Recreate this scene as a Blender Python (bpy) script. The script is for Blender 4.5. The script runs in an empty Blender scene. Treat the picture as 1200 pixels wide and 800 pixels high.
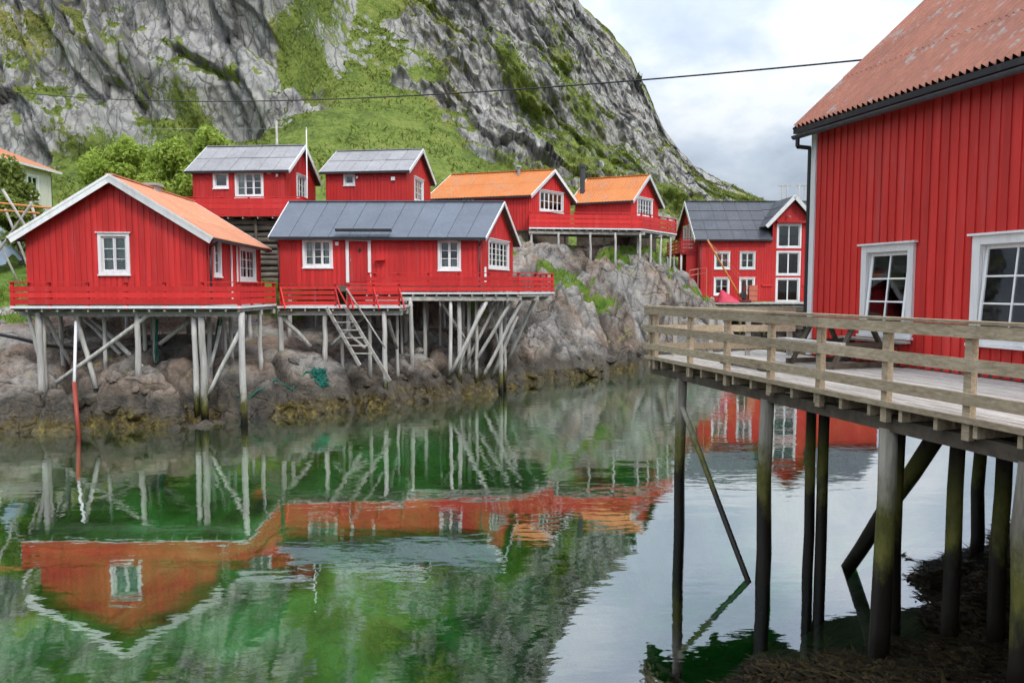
import bpy, bmesh, math, random
import numpy as np
from mathutils import Vector, Matrix
R = math.radians
random.seed(7)
rng = np.random.default_rng(11)
scene = bpy.context.scene
col = scene.collection

# ------------------------------------------------------------------ camera, sky, sun, exposure
EYE = 4.75                       # metres above the water
PITCH = math.atan(62 / 870)
cam_data = bpy.data.cameras.new('camera')
cam_data.sensor_fit = 'HORIZONTAL'; cam_data.sensor_width = 36.0
cam_data.lens = 36.0 * 870 / 1200
cam_data.clip_start = 0.1; cam_data.clip_end = 3000
cam = bpy.data.objects.new('camera', cam_data); col.objects.link(cam)
cam.location = (0, 0, EYE); cam.rotation_euler = (math.pi / 2 - PITCH, 0, 0)
scene.camera = cam

SUN_AZ, SUN_EL = R(152), R(48)   # azimuth clockwise from +Y: behind the camera, to its right
world = bpy.data.worlds.new('World'); scene.world = world; world.use_nodes = True
wn = world.node_tree; wn.nodes.clear()
def W(t, **k):
    n = wn.nodes.new(t)
    for a, b in k.items(): setattr(n, a, b)
    return n
sky = W('ShaderNodeTexSky', sky_type='NISHITA', sun_disc=False, sun_elevation=SUN_EL, sun_rotation=SUN_AZ, air_density=1.2, dust_density=2.0)
sks = W('ShaderNodeVectorMath', operation='SCALE'); sks.inputs['Scale'].default_value = 0.10
wn.links.new(sky.outputs[0], sks.inputs[0])
tc = W('ShaderNodeTexCoord'); sep = W('ShaderNodeSeparateXYZ'); wn.links.new(tc.outputs['Generated'], sep.inputs[0])
zz = W('ShaderNodeMath', operation='MAXIMUM'); zz.inputs[1].default_value = 0.0; wn.links.new(sep.outputs[2], zz.inputs[0])
za = W('ShaderNodeMath', operation='ADD'); za.inputs[1].default_value = 0.42; wn.links.new(zz.outputs[0], za.inputs[0])
dx = W('ShaderNodeMath', operation='DIVIDE'); wn.links.new(sep.outputs[0], dx.inputs[0]); wn.links.new(za.outputs[0], dx.inputs[1])
dy = W('ShaderNodeMath', operation='DIVIDE'); wn.links.new(sep.outputs[1], dy.inputs[0]); wn.links.new(za.outputs[0], dy.inputs[1])
cb = W('ShaderNodeCombineXYZ'); wn.links.new(dx.outputs[0], cb.inputs[0]); wn.links.new(dy.outputs[0], cb.inputs[1])
def wnoise(scale, detail, off, dist=0.3):
    ad = W('ShaderNodeVectorMath', operation='ADD'); ad.inputs[1].default_value = off; wn.links.new(cb.outputs[0], ad.inputs[0])
    n = W('ShaderNodeTexNoise'); n.inputs['Scale'].default_value = scale; n.inputs['Detail'].default_value = detail
    n.inputs['Roughness'].default_value = 0.55; n.inputs['Distortion'].default_value = dist; wn.links.new(ad.outputs[0], n.inputs['Vector']); return n
n1 = wnoise(2.6, 8, (3.1, 0.7, 0), 0.1); n2 = wnoise(1.3, 5, (9.3, 4.1, 2))
cr = W('ShaderNodeValToRGB'); e = cr.color_ramp.elements
e[0].position = 0.36; e[0].color = (0.40, 0.47, 0.57, 1); e[1].position = 0.62; e[1].color = (0.82, 0.85, 0.89, 1)
m_ = e.new(0.5); m_.color = (0.56, 0.63, 0.73, 1)
wn.links.new(n1.outputs[0], cr.inputs[0])
mk = W('ShaderNodeMapRange'); mk.inputs[1].default_value = 0.38; mk.inputs[2].default_value = 0.56; mk.inputs[3].default_value = 0.82; mk.inputs[4].default_value = 1.0
wn.links.new(n2.outputs[0], mk.inputs[0])
mx = W('ShaderNodeMix', data_type='RGBA'); wn.links.new(mk.outputs[0], mx.inputs[0]); wn.links.new(sks.outputs[0], mx.inputs[6]); wn.links.new(cr.outputs[0], mx.inputs[7])
# an overcast sky grows brighter towards the zenith: L = Lh (1 + 2 sin h)
gm = W('ShaderNodeMath', operation='MULTIPLY_ADD'); gm.inputs[1].default_value = 2.3; gm.inputs[2].default_value = 0.55; wn.links.new(zz.outputs[0], gm.inputs[0])
bg = W('ShaderNodeBackground'); wn.links.new(gm.outputs[0], bg.inputs[1]); wn.links.new(mx.outputs[2], bg.inputs[0])
wo = W('ShaderNodeOutputWorld'); wn.links.new(bg.outputs[0], wo.inputs[0])

sun_d = bpy.data.lights.new('sun', 'SUN'); sun_d.energy = 1.5; sun_d.angle = R(14); sun_d.color = (1.0, 0.96, 0.9)
sun = bpy.data.objects.new('sun', sun_d); col.objects.link(sun); sun.location = (20, -30, 60)
to_sun = Vector((math.sin(SUN_AZ) * math.cos(SUN_EL), math.cos(SUN_AZ) * math.cos(SUN_EL), math.sin(SUN_EL)))
sun.rotation_euler = to_sun.to_track_quat('Z', 'Y').to_euler()

vs = scene.view_settings
vs.view_transform = 'Standard'; vs.look = 'None'; vs.exposure = 0.32; vs.gamma = 1.0; vs.use_curve_mapping = False
scene.cycles.max_bounces = 8; scene.cycles.transparent_max_bounces = 16
scene.cycles.caustics_reflective = False; scene.cycles.caustics_refractive = False
scene.cycles.sample_clamp_indirect = 4.0
scene.cycles.use_adaptive_sampling = True; scene.cycles.adaptive_threshold = 0.05

# ------------------------------------------------------------------ measuring helper: a picture point (1200 wide) at depth Y -> metres
def at(px, py, Y):
    u, v = (px - 600) / 870, (400 - py) / 870
    y = math.cos(PITCH) + v * math.sin(PITCH); z = -math.sin(PITCH) + v * math.cos(PITCH)
    t = Y / y
    return Vector((u * t, Y, EYE + z * t))

# ------------------------------------------------------------------ noise (numpy)
def _hash(ix, iy, iz, seed):
    h = (ix * 374761393 + iy * 668265263 + iz * 2147483647 + seed * 144665) & 0xFFFFFFFF
    h = ((h ^ (h >> 13)) * 1274126177) & 0xFFFFFFFF
    h = ((h ^ (h >> 16)) * 2246822519) & 0xFFFFFFFF
    return ((h ^ (h >> 15)) & 0xFFFFFF) / float(0xFFFFFF)
def vnoise(x, y, z, seed=0):
    ix, iy, iz = np.floor(x).astype(np.int64), np.floor(y).astype(np.int64), np.floor(z).astype(np.int64)
    fx, fy, fz = x - ix, y - iy, z - iz
    fx, fy, fz = (f * f * f * (f * (f * 6 - 15) + 10) for f in (fx, fy, fz))
    r = 0
    for a in (0, 1):
        wx = fx if a else 1 - fx
        for b in (0, 1):
            wy = fy if b else 1 - fy
            for c in (0, 1):
                r = r + wx * wy * (fz if c else 1 - fz) * _hash(ix + a, iy + b, iz + c, seed)
    return r * 2 - 1
def fbm(x, y, z, oct=4, seed=0, gain=0.5):
    r, a = 0, 1.0
    for o in range(oct):
        r = r + a * vnoise(x, y, z, seed + o * 17); a *= gain; x, y, z = x * 2.03, y * 2.03, z * 2.03
    return r
def ridged(x, y, z, oct=4, seed=0):
    r, a = 0, 1.0
    for o in range(oct):
        r = r + a * (1 - 2 * np.abs(vnoise(x, y, z, seed + o * 17))); a *= 0.5; x, y, z = x * 2.1, y * 2.1, z * 2.1
    return r
def worley(x, y, z, seed=0, jit=0.9):
    """F1, F2 and a random id of the nearest cell"""
    ix, iy, iz = np.floor(x).astype(np.int64), np.floor(y).astype(np.int64), np.floor(z).astype(np.int64)
    f1 = np.full(np.shape(x), 9.0); f2 = np.full(np.shape(x), 9.0); cid = np.zeros(np.shape(x))
    for a in (-1, 0, 1):
        for b in (-1, 0, 1):
            for c in (-1, 0, 1):
                jx, jy, jz = ix + a, iy + b, iz + c
                d = (jx + 0.5 + jit * (_hash(jx, jy, jz, seed) - 0.5) - x) ** 2 + (jy + 0.5 + jit * (_hash(jx, jy, jz, seed + 1) - 0.5) - y) ** 2 + (jz + 0.5 + jit * (_hash(jx, jy, jz, seed + 2) - 0.5) - z) ** 2
                near = d < f1
                f2 = np.where(near, f1, np.minimum(f2, d)); cid = np.where(near, _hash(jx, jy, jz, seed + 3), cid); f1 = np.where(near, d, f1)
    return np.sqrt(f1), np.sqrt(f2), cid
def sstep(a, b, x):
    t = np.clip((x - a) / (b - a), 0, 1); return t * t * (3 - 2 * t)

# ------------------------------------------------------------------ materials
class NT:
    def __init__(s, name):
        s.m = bpy.data.materials.new(name); s.m.use_nodes = True; s.t = s.m.node_tree; s.t.nodes.clear()
        s.out = s.n('ShaderNodeOutputMaterial')
    def n(s, typ, ins=None, **k):
        nd = s.t.nodes.new(typ)
        for a, b in k.items(): setattr(nd, a, b)
        for a, b in (ins or {}).items(): s.set(nd, a, b)
        return nd
    def set(s, nd, key, v):
        sock = nd.inputs[key]
        if hasattr(v, 'is_output') and v.is_output: s.t.links.new(v, sock)
        elif isinstance(v, bpy.types.Node): s.t.links.new(v.outputs[0], sock)
        else: sock.default_value = v
    def pos(s): return s.n('ShaderNodeNewGeometry').outputs['Position']
    def mapped(s, scale, rot=(0, 0, 0), vec=None):
        return s.n('ShaderNodeMapping', {0: vec or s.pos(), 'Scale': scale, 'Rotation': rot}).outputs[0]
    def noise(s, vec, scale=1.0, detail=4, rough=0.55, dist=0.0):
        return s.n('ShaderNodeTexNoise', {'Vector': vec, 'Scale': scale, 'Detail': detail, 'Roughness': rough, 'Distortion': dist}).outputs[0]
    def ramp(s, fac, stops, interp='LINEAR'):
        r = s.n('ShaderNodeValToRGB', {0: fac}); el = r.color_ramp.elements; r.color_ramp.interpolation = interp
        while len(el) < len(stops): el.new(0.5)
        for q, (p, c) in zip(el, stops):
            q.position = p; q.color = tuple(c) + (1,) if not np.isscalar(c) else (c, c, c, 1)
        return r.outputs[0]
    def mix(s, fac, a, b, mode='MIX'):
        md = s.n('ShaderNodeMix', data_type='RGBA', blend_type=mode)
        c4 = lambda c: tuple(c) + (1,) if isinstance(c, tuple) and len(c) == 3 else c
        s.set(md, 0, fac); s.set(md, 6, c4(a)); s.set(md, 7, c4(b)); return md.outputs[2]
    def math(s, op, a, b=0.0, c=None):
        md = s.n('ShaderNodeMath', {0: a, 1: b}, operation=op)
        if c is not None: s.set(md, 2, c)
        return md.outputs[0]
    def maprange(s, v, a, b, c=0.0, d=1.0):
        return s.n('ShaderNodeMapRange', {0: v, 1: a, 2: b, 3: c, 4: d}).outputs[0]
    def z(s): return s.n('ShaderNodeSeparateXYZ', {0: s.pos()}).outputs[2]
    def rand(s): return s.n('ShaderNodeObjectInfo').outputs['Random']
    def attr(s, nm): return s.n('ShaderNodeAttribute', attribute_name=nm).outputs['Fac']
    def bump(s, h, strength=0.3, dist=0.02):
        return s.n('ShaderNodeBump', {'Strength': strength, 'Distance': dist, 'Height': h}).outputs[0]
    def bsdf(s, colr, rough=0.7, spec=0.3, normal=None, metal=0.0):
        b = s.n('ShaderNodeBsdfPrincipled', {'Roughness': rough, 'Specular IOR Level': spec, 'Metallic': metal})
        s.set(b, 'Base Color', tuple(colr) + (1,) if isinstance(colr, tuple) and len(colr) == 3 else colr)
        if normal is not None: s.set(b, 'Normal', normal)
        s.t.links.new(b.outputs[0], s.out.inputs[0]); return b
def hsv(nt, c, v): return nt.n('ShaderNodeHueSaturation', {'Color': c if not isinstance(c, tuple) else c + (1,), 'Value': v}).outputs[0]

def paint(name, c, var=0.16, rough=0.55, flake=0.0, flakecol=(0.62, 0.5, 0.46), grain=0.25):
    k = NT(name)
    v1 = k.noise(k.mapped((9, 9, 0.7)), 1.0, 5); v2 = k.noise(k.pos(), 0.6, 3)
    t = k.math('ADD', k.math('MULTIPLY', v1, 0.6), k.math('MULTIPLY', v2, 0.4))
    lo = tuple(x * (1 - var) for x in c); hi = tuple(min(1, x * (1 + var)) for x in c)
    cc = k.ramp(t, [(0.3, lo), (0.7, hi)])
    cc = hsv(k, cc, k.maprange(k.rand(), 0, 1, 0.80, 1.15))
    dirt = k.noise(k.mapped((3.5, 3.5, 0.35)), 1.0, 6, 0.7, 0.3)       # rain streaks and faded boards
    cc = k.mix(k.math('MULTIPLY', k.maprange(dirt, 0.5, 0.72), 0.4), cc, tuple(x * 0.45 for x in c)); cc = k.mix(k.math('MULTIPLY', k.maprange(dirt, 0.46, 0.3), 0.22), cc, tuple(x * 0.7 + 0.14 for x in c))
    if flake:
        f = k.noise(k.mapped((7, 7, 2.2)), 1.0, 6, 0.7)
        cc = k.mix(k.maprange(f, 0.74 - flake, 0.79 - flake), cc, flakecol)
    k.bsdf(cc, rough, 0.35, k.bump(v1, grain, 0.01)); return k.m
def wood(name, a, b, rough=0.8, stretch=(5, 5, 5), rot=(0, 0, 0), obj=0.14):
    k = NT(name)
    v1 = k.noise(k.mapped(stretch, rot), 1.0, 7, 0.65, 0.4); v2 = k.noise(k.pos(), 0.9, 3)
    t = k.math('ADD', k.math('MULTIPLY', v1, 0.7), k.math('MULTIPLY', v2, 0.3))
    cc = k.ramp(t, [(0.3, a), (0.68, b)])
    cc = hsv(k, cc, k.maprange(k.rand(), 0, 1, 1 - obj, 1 + obj))
    k.bsdf(cc, rough, 0.2, k.bump(v1, 0.5, 0.01)); return k.m
def pile_mat(name, dry_a, dry_b, moss=1.25, dark=0.55):
    k = NT(name)
    v1 = k.noise(k.mapped((7, 7, 0.9)), 1.0, 6, 0.65, 0.3); v2 = k.noise(k.mapped((1, 1, .5)), 5.0, 6, 0.7)
    dry = hsv(k, k.ramp(v1, [(0.32, dry_a), (0.66, dry_b)]), k.maprange(k.rand(), 0, 1, 0.82, 1.12))
    zz = k.math('ADD', k.z(), k.math('MULTIPLY', k.math('SUBTRACT', v2, 0.5), 1.3))
    mossc = k.ramp(v2, [(0.35, (0.05, 0.055, 0.012)), (0.65, (0.15, 0.14, 0.03))])
    c1 = k.mix(k.maprange(zz, moss, moss + 0.55), mossc, dry)
    c2 = k.mix(k.maprange(zz, dark - 0.2, dark + 0.3), (0.013, 0.010, 0.007), c1)
    k.bsdf(c2, k.maprange(zz, dark, moss, 0.45, 0.85), 0.3, k.bump(v1, 0.6, 0.02)); return k.m

M = {}
RED = (0.58, 0.030, 0.028)
M['red'] = paint('red_paint', RED, flake=0.03)
M['red_worn'] = paint('worn_red_paint', (0.50, 0.022, 0.02), flake=0.05)
M['red_rail'] = paint('railing_red_paint', (0.66, 0.030, 0.028), 0.12, flake=0.03)
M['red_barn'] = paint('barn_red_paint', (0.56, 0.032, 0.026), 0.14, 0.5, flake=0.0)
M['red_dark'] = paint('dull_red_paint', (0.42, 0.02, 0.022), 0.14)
M['white'] = paint('white_paint', (0.80, 0.80, 0.79), 0.05, 0.45, grain=0.1)
M['white_worn'] = paint('worn_white_paint', (0.74, 0.75, 0.75), 0.1, 0.5, flake=0.02, flakecol=(0.4, 0.36, 0.3))
M['cream'] = paint('cream_paint', (0.74, 0.72, 0.62), 0.06)
M['black'] = paint('black_metal', (0.025, 0.025, 0.028), 0.2, 0.4)
M['dark_grey'] = paint('dark_grey_metal', (0.06, 0.065, 0.075), 0.2, 0.4)
M['galv'] = paint('galvanised_metal', (0.38, 0.39, 0.4), 0.15, 0.4)
M['deck'] = wood('weathered_deck_wood', (0.27, 0.245, 0.21), (0.60, 0.57, 0.53), 0.85, (30, 2.2, 30), (0, 0, R(-15.6)))
M['rail_wood'] = wood('pale_rail_wood', (0.22, 0.16, 0.095), (0.56, 0.455, 0.32), 0.8, (28, 1.6, 28), (0, 0, R(-15.6)), 0.2)
M['grey_wood'] = wood('grey_timber', (0.24, 0.225, 0.2), (0.58, 0.55, 0.5), 0.85)
M['dark_wood'] = wood('dark_timber', (0.05, 0.04, 0.03), (0.16, 0.13, 0.1), 0.85)
M['log_wood'] = wood('old_log_wood', (0.05, 0.044, 0.036), (0.27, 0.24, 0.2), 0.9, (1.5, 1.5, 16))
M['pile_white'] = pile_mat('pale_pile_wood', (0.36, 0.34, 0.31), (0.68, 0.66, 0.62), 0.75, 0.35)
M['pile_pier'] = pile_mat('pier_pile_wood', (0.13, 0.11, 0.085), (0.34, 0.31, 0.25), 1.85, 1.25)
M['pile_dark'] = pile_mat('dark_pile_wood', (0.022, 0.018, 0.014), (0.06, 0.05, 0.036), 2.1, 1.4)
def solid(name, c, rough=0.6, metal=0.0):
    k = NT(name); v = k.noise(k.pos(), 3.0, 4)
    k.bsdf(k.ramp(v, [(0.3, tuple(x * 0.85 for x in c)), (0.7, tuple(min(1, x * 1.12) for x in c))]), rough, 0.3, None, metal); return k.m
M['curtain'] = solid('white_curtain', (0.72, 0.75, 0.75), 0.9)
M['room'] = solid('dark_room', (0.10, 0.085, 0.07), 0.9)
M['rope'] = solid('green_rope', (0.015, 0.15, 0.11), 0.8)
M['cable'] = solid('black_cable', (0.02, 0.02, 0.022), 0.5)
M['orange_pole'] = solid('orange_painted_pole', (0.62, 0.24, 0.07), 0.6)
M['pipe_red'] = solid('orange_red_pipe', (0.30, 0.055, 0.035), 0.45)
M['salmon'] = solid('salmon_painted_steel', (0.55, 0.17, 0.11), 0.5)
M['rust'] = solid('rusty_brown_steel', (0.12, 0.035, 0.025), 0.7)
M['pink'] = solid('pink_red_tarpaulin', (0.55, 0.04, 0.08), 0.5)
M['blue'] = solid('pale_blue_tarpaulin', (0.26, 0.33, 0.42), 0.5)
M['concrete'] = solid('grey_concrete', (0.42, 0.41, 0.39), 0.9)
k = NT('window_glass')
fr = k.n('ShaderNodeFresnel', {'IOR': 1.65}); gl = k.n('ShaderNodeBsdfGlossy', {'Color': (0.95, 0.97, 1, 1), 'Roughness': 0.02}); tr = k.n('ShaderNodeBsdfTransparent', {'Color': (0.86, 0.92, 0.9, 1)})
ms = k.n('ShaderNodeMixShader', {0: fr.outputs[0], 1: tr.outputs[0], 2: gl.outputs[0]}); k.t.links.new(ms.outputs[0], k.out.inputs[0]); M['glass'] = k.m

def roof_mat(name, a, b, patch=None, patch_at=0.6, rough=0.6, stretch=(0.6, 0.6, 0.6), rnd=0.08, streak=(7, 7, 1.2)):
    k = NT(name)
    v1 = k.noise(k.mapped(streak), 1.0, 6, 0.65); v2 = k.noise(k.mapped(stretch), 1.0, 6, 0.65, 0.5)
    cc = k.ramp(k.math('ADD', k.math('MULTIPLY', v1, 0.5), k.math('MULTIPLY', v2, 0.5)), [(0.35, a), (0.62, b)])
    if patch is not None:
        f = k.math('ADD', k.math('MULTIPLY', v1, 0.45), k.math('MULTIPLY', k.noise(k.mapped(stretch), 1.7, 7, 0.7, 0.3), 0.55))
        cc = k.mix(k.maprange(f, patch_at, patch_at + 0.05), cc, patch)
    cc = hsv(k, cc, k.maprange(k.rand(), 0, 1, 1 - rnd, 1 + rnd))
    k.bsdf(cc, rough, 0.35, k.bump(v1, 0.25, 0.01)); return k.m
M['roof_rust'] = roof_mat('rusty_corrugated_iron', (0.20, 0.062, 0.036), (0.33, 0.115, 0.066), (0.25, 0.215, 0.20), 0.545, 0.55, (0.55, 0.9, 0.55), streak=(3.2, 11, 2.0))
M['roof_orange'] = roof_mat('orange_roofing', (0.50, 0.18, 0.085), (0.62, 0.27, 0.15), (0.56, 0.33, 0.22), 0.56)
M['roof_orange2'] = roof_mat('rusty_orange_roofing', (0.50, 0.15, 0.035), (0.62, 0.22, 0.06), (0.40, 0.24, 0.15), 0.54)
M['roof_slate'] = roof_mat('blue_grey_sheet_metal', (0.095, 0.112, 0.14), (0.14, 0.16, 0.195), (0.20, 0.205, 0.20), 0.60, rough=0.55, rnd=0.07)
M['roof_grey'] = roof_mat('grey_fibre_cement', (0.23, 0.225, 0.235), (0.36, 0.35, 0.355), (0.2, 0.19, 0.18), 0.62, 0.8)
M['roof_dark'] = roof_mat('dark_slate_roofing', (0.055, 0.06, 0.07), (0.10, 0.105, 0.12), (0.2, 0.2, 0.21), 0.6, 0.6)

# terrain: rock above, tide band below, grass where the attribute says so
def rock_nodes(k, greys, sc):
    p = k.pos()
    v1 = k.noise(p, 0.55 * sc, 8, 0.62, 0.6); v2 = k.noise(k.mapped((2.2, 2.2, 2.2), (0.4, 0.5, 0.7)), sc, 7, 0.7); v3 = k.noise(p, 9 * sc, 5, 0.6)
    t = k.math('ADD', k.math('MULTIPLY', v1, 0.5), k.math('ADD', k.math('MULTIPLY', v2, 0.3), k.math('MULTIPLY', v3, 0.2)))
    return t, k.ramp(t, greys), v2, v3
k = NT('shore_rock')
t, rockc, v2, v3 = rock_nodes(k, [(0.37, (0.085, 0.08, 0.075)), (0.445, (0.25, 0.235, 0.215)), (0.52, (0.38, 0.355, 0.325)), (0.61, (0.57, 0.54, 0.50))], 1.0)
tan = k.noise(k.pos(), 0.33, 4, 0.5, 0.5)
west = k.maprange(k.n('ShaderNodeSeparateXYZ', {0: k.pos()}).outputs[0], -3.0, 3.0, 1.0, 0.45)
rockc = k.mix(k.math('MULTIPLY', k.maprange(k.math('ADD', tan, k.math('MULTIPLY', west, 0.07)), 0.50, 0.64), 0.72), rockc, k.ramp(t, [(0.38, (0.12, 0.075, 0.048)), (0.62, (0.44, 0.30, 0.205))]))
vo = k.n('ShaderNodeTexVoronoi', {'Vector': k.n('ShaderNodeVectorMath', {0: k.mapped((0.55, 0.9, 0.9), (0.3, 0.35, R(38))), 1: k.n('ShaderNodeVectorMath', {0: k.n('ShaderNodeTexNoise', {'Vector': k.pos(), 'Scale': 0.9, 'Detail': 5.0}).outputs[1], 'Scale': 0.8}, operation='SCALE').outputs[0]}, operation='ADD').outputs[0], 'Scale': 1.0}, feature='DISTANCE_TO_EDGE')
hair = k.math('MULTIPLY', k.maprange(vo.outputs[0], 0.045, 0.0), k.maprange(k.noise(k.pos(), 0.8, 3), 0.42, 0.6))
spk = k.noise(k.pos(), 22, 4, 0.65); rockc = k.mix(k.math('MULTIPLY', k.maprange(spk, 0.42, 0.62), 0.4), hsv(k, rockc, 0.72), rockc)
rockc = k.mix(k.math('MULTIPLY', hair, 0.8), rockc, (0.04, 0.035, 0.03))
crk = k.attr('crack')
rockc = k.mix(k.math('MULTIPLY', crk, 0.85), rockc, (0.045, 0.04, 0.035))
lich = k.noise(k.pos(), 1.3, 6, 0.7)
rockc = k.mix(k.math('MULTIPLY', k.maprange(lich, 0.60, 0.68), 0.6), rockc, (0.36, 0.33, 0.14))
gr = k.attr('grass')
gn = k.noise(k.pos(), 1.7, 6, 0.7)
grc = k.ramp(gn, [(0.3, (0.035, 0.075, 0.012)), (0.5, (0.10, 0.18, 0.02)), (0.7, (0.20, 0.21, 0.045))])
c1 = k.mix(k.maprange(k.math('ADD', gr, k.math('MULTIPLY', k.math('SUBTRACT', gn, 0.5), 0.9)), 0.4, 0.6), rockc, grc)
zt = k.math('ADD', k.z(), k.math('MULTIPLY', k.math('SUBTRACT', k.noise(k.pos(), 0.9, 5, 0.65), 0.5), 1.5))
wet = k.ramp(v2, [(0.35, (0.028, 0.024, 0.02)), (0.65, (0.12, 0.10, 0.075))])
c2 = k.mix(k.maprange(zt, 0.95, 1.5), wet, c1)
weed = k.ramp(k.noise(k.pos(), 4.5, 6, 0.7), [(0.35, (0.022, 0.016, 0.005)), (0.52, (0.085, 0.062, 0.014)), (0.7, (0.26, 0.20, 0.05))])
c3 = k.mix(k.math('MULTIPLY', k.maprange(zt, 0.62, 0.3), k.maprange(k.noise(k.pos(), 0.7, 4), 0.38, 0.55)), c2, weed)
bed = k.ramp(k.noise(k.mapped((1, 1, 0.4)), 0.42, 7, 0.62, 0.4), [(0.36, (0.06, 0.045, 0.012)), (0.45, (0.21, 0.155, 0.04)), (0.54, (0.28, 0.25, 0.10)), (0.7, (0.42, 0.42, 0.26))])
bed = k.mix(k.maprange(k.noise(k.pos(), 0.13, 4, 0.6, 0.6), 0.44, 0.60), bed, k.ramp(k.noise(k.pos(), 0.8, 6, 0.65), [(0.35, (0.05, 0.034, 0.008)), (0.65, (0.26, 0.18, 0.035))]))
c4 = k.mix(k.maprange(k.z(), -0.25, -0.9), c3, bed)
c4 = k.mix(k.attr('bank'), c4, k.ramp(k.noise(k.pos(), 3.5, 6, 0.7), [(0.4, (0.012, 0.009, 0.004)), (0.6, (0.045, 0.034, 0.013)), (0.75, (0.12, 0.085, 0.025))]))
k.bsdf(c4, k.maprange(zt, 0.5, 1.3, 0.42, 0.9), 0.3, k.bump(k.math('SUBTRACT', k.math('ADD', t, k.math('MULTIPLY', v3, 0.5)), k.math('MULTIPLY', hair, 0.35)), 0.9, 0.16)); M['rock'] = k.m

k = NT('mountain_rock')
p = k.pos()
st = k.mapped((0.55, 0.55, 0.16), (0, R(-32), 0))
va = k.noise(st, 1.0, 9, 0.68, 0.5); vb = k.noise(p, 0.07, 6, 0.6, 0.4); vc = k.noise(k.mapped((1.9, 1.9, 0.55), (0, R(-32), 0)), 1.0, 7, 0.7)
t = k.math('ADD', k.math('MULTIPLY', va, 0.45), k.math('ADD', k.math('MULTIPLY', vb, 0.25), k.math('MULTIPLY', vc, 0.3)))
rc = k.ramp(t, [(0.36, (0.175, 0.17, 0.165)), (0.43, (0.315, 0.305, 0.29)), (0.51, (0.43, 0.415, 0.39)), (0.62, (0.55, 0.53, 0.495))])
warm = k.noise(p, 0.11, 5, 0.6)
rc = k.mix(k.math('MULTIPLY', k.maprange(warm, 0.54, 0.66), 0.4), rc, (0.30, 0.235, 0.17))
vo = k.n('ShaderNodeTexVoronoi', {'Vector': k.n('ShaderNodeVectorMath', {0: k.mapped((0.85, 0.4, 0.26), (0, R(-32), 0)), 1: k.n('ShaderNodeVectorMath', {0: k.n('ShaderNodeTexNoise', {'Vector': p, 'Scale': 0.5, 'Detail': 4.0}).outputs[1], 'Scale': 0.9}, operation='SCALE').outputs[0]}, operation='ADD').outputs[0], 'Scale': 1.0}, feature='DISTANCE_TO_EDGE')
fine = k.maprange(vo.outputs[0], 0.10, 0.0)
rc = k.mix(k.math('MULTIPLY', fine, k.math('MULTIPLY', k.maprange(va, 0.36, 0.56), 0.7)), rc, (0.09, 0.09, 0.095))
rc = k.mix(k.math('MULTIPLY', k.attr('crack'), 0.7), rc, (0.06, 0.06, 0.065))
g = k.attr('grass'); gn = k.noise(p, 0.35, 8, 0.7); gm = k.noise(p, 0.05, 4)
gfine = k.noise(p, 2.2, 6, 0.75)
gc = k.ramp(k.math('ADD', k.math('MULTIPLY', gn, 0.38), k.math('ADD', k.math('MULTIPLY', gm, 0.2), k.math('MULTIPLY', gfine, 0.42))), [(0.36, (0.035, 0.05, 0.018)), (0.45, (0.10, 0.14, 0.03)), (0.53, (0.175, 0.23, 0.045)), (0.63, (0.28, 0.275, 0.09))])
br = k.attr('brown')
gc = k.mix(br, gc, k.ramp(gn, [(0.35, (0.085, 0.10, 0.03)), (0.6, (0.27, 0.255, 0.075))]))
f = k.maprange(k.math('ADD', g, k.math('ADD', k.math('MULTIPLY', k.math('SUBTRACT', gfine, 0.5), 1.3), k.math('ADD', k.math('MULTIPLY', k.math('SUBTRACT', gn, 0.5), 1.2), k.math('MULTIPLY', k.math('SUBTRACT', vc, 0.5), 1.5)))), 0.40, 0.56)
cc = k.mix(f, rc, gc)
k.bsdf(cc, 0.9, 0.15, k.bump(k.math('ADD', k.math('MULTIPLY', va, 0.9), k.math('SUBTRACT', k.math('ADD', k.math('MULTIPLY', vc, 0.6), k.math('MULTIPLY', gfine, 0.3)), k.math('MULTIPLY', fine, 0.3))), 0.65, 0.9)); M['mountain'] = k.m

# water: a mirror by Fresnel over clear green water
k = NT('sea_water')
p = k.pos()
yy = k.n('ShaderNodeSeparateXYZ', {0: p}).outputs[1]
ra = k.noise(k.mapped((0.55, 1.3, 1)), 1.0, 3, 0.5, 0.3); rb = k.noise(k.mapped((2.0, 4.2, 1), (0, 0, R(8))), 1.0, 3, 0.5, 0.2)
patch = k.noise(k.mapped((0.07, 0.16, 1)), 1.0, 3)
amp = k.math('MULTIPLY', k.maprange(patch, 0.36, 0.62, 0.30, 1.0), k.maprange(yy, 8, 26, 0.45, 1.0))
h = k.math('MULTIPLY', k.math('ADD', k.math('MULTIPLY', ra, 0.75), k.math('MULTIPLY', rb, 0.22)), amp)
bn = k.bump(h, 1.0, 0.018)
lw = k.n('ShaderNodeLayerWeight', {'Blend': 0.5, 'Normal': bn})
fr = k.n('ShaderNodeMath', {0: k.math('POWER', lw.outputs['Facing'], 1.85), 1: 0.88, 2: 0.05}, operation='MULTIPLY_ADD')
gl = k.n('ShaderNodeBsdfGlossy', {'Color': (0.97, 0.98, 1, 1), 'Roughness': 0.02, 'Normal': bn})
tr = k.n('ShaderNodeBsdfTransparent', {'Color': (0.80, 0.95, 0.86, 1)})
ms = k.n('ShaderNodeMixShader', {0: fr.outputs[0], 1: tr.outputs[0], 2: gl.outputs[0]}); k.t.links.new(ms.outputs[0], k.out.inputs[0])
ab = k.n('ShaderNodeVolumeAbsorption', {'Color': (0.20, 0.80, 0.46, 1), 'Density': 0.19}); k.t.links.new(ab.outputs[0], k.out.inputs[1])
M['water'] = k.m
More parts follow.
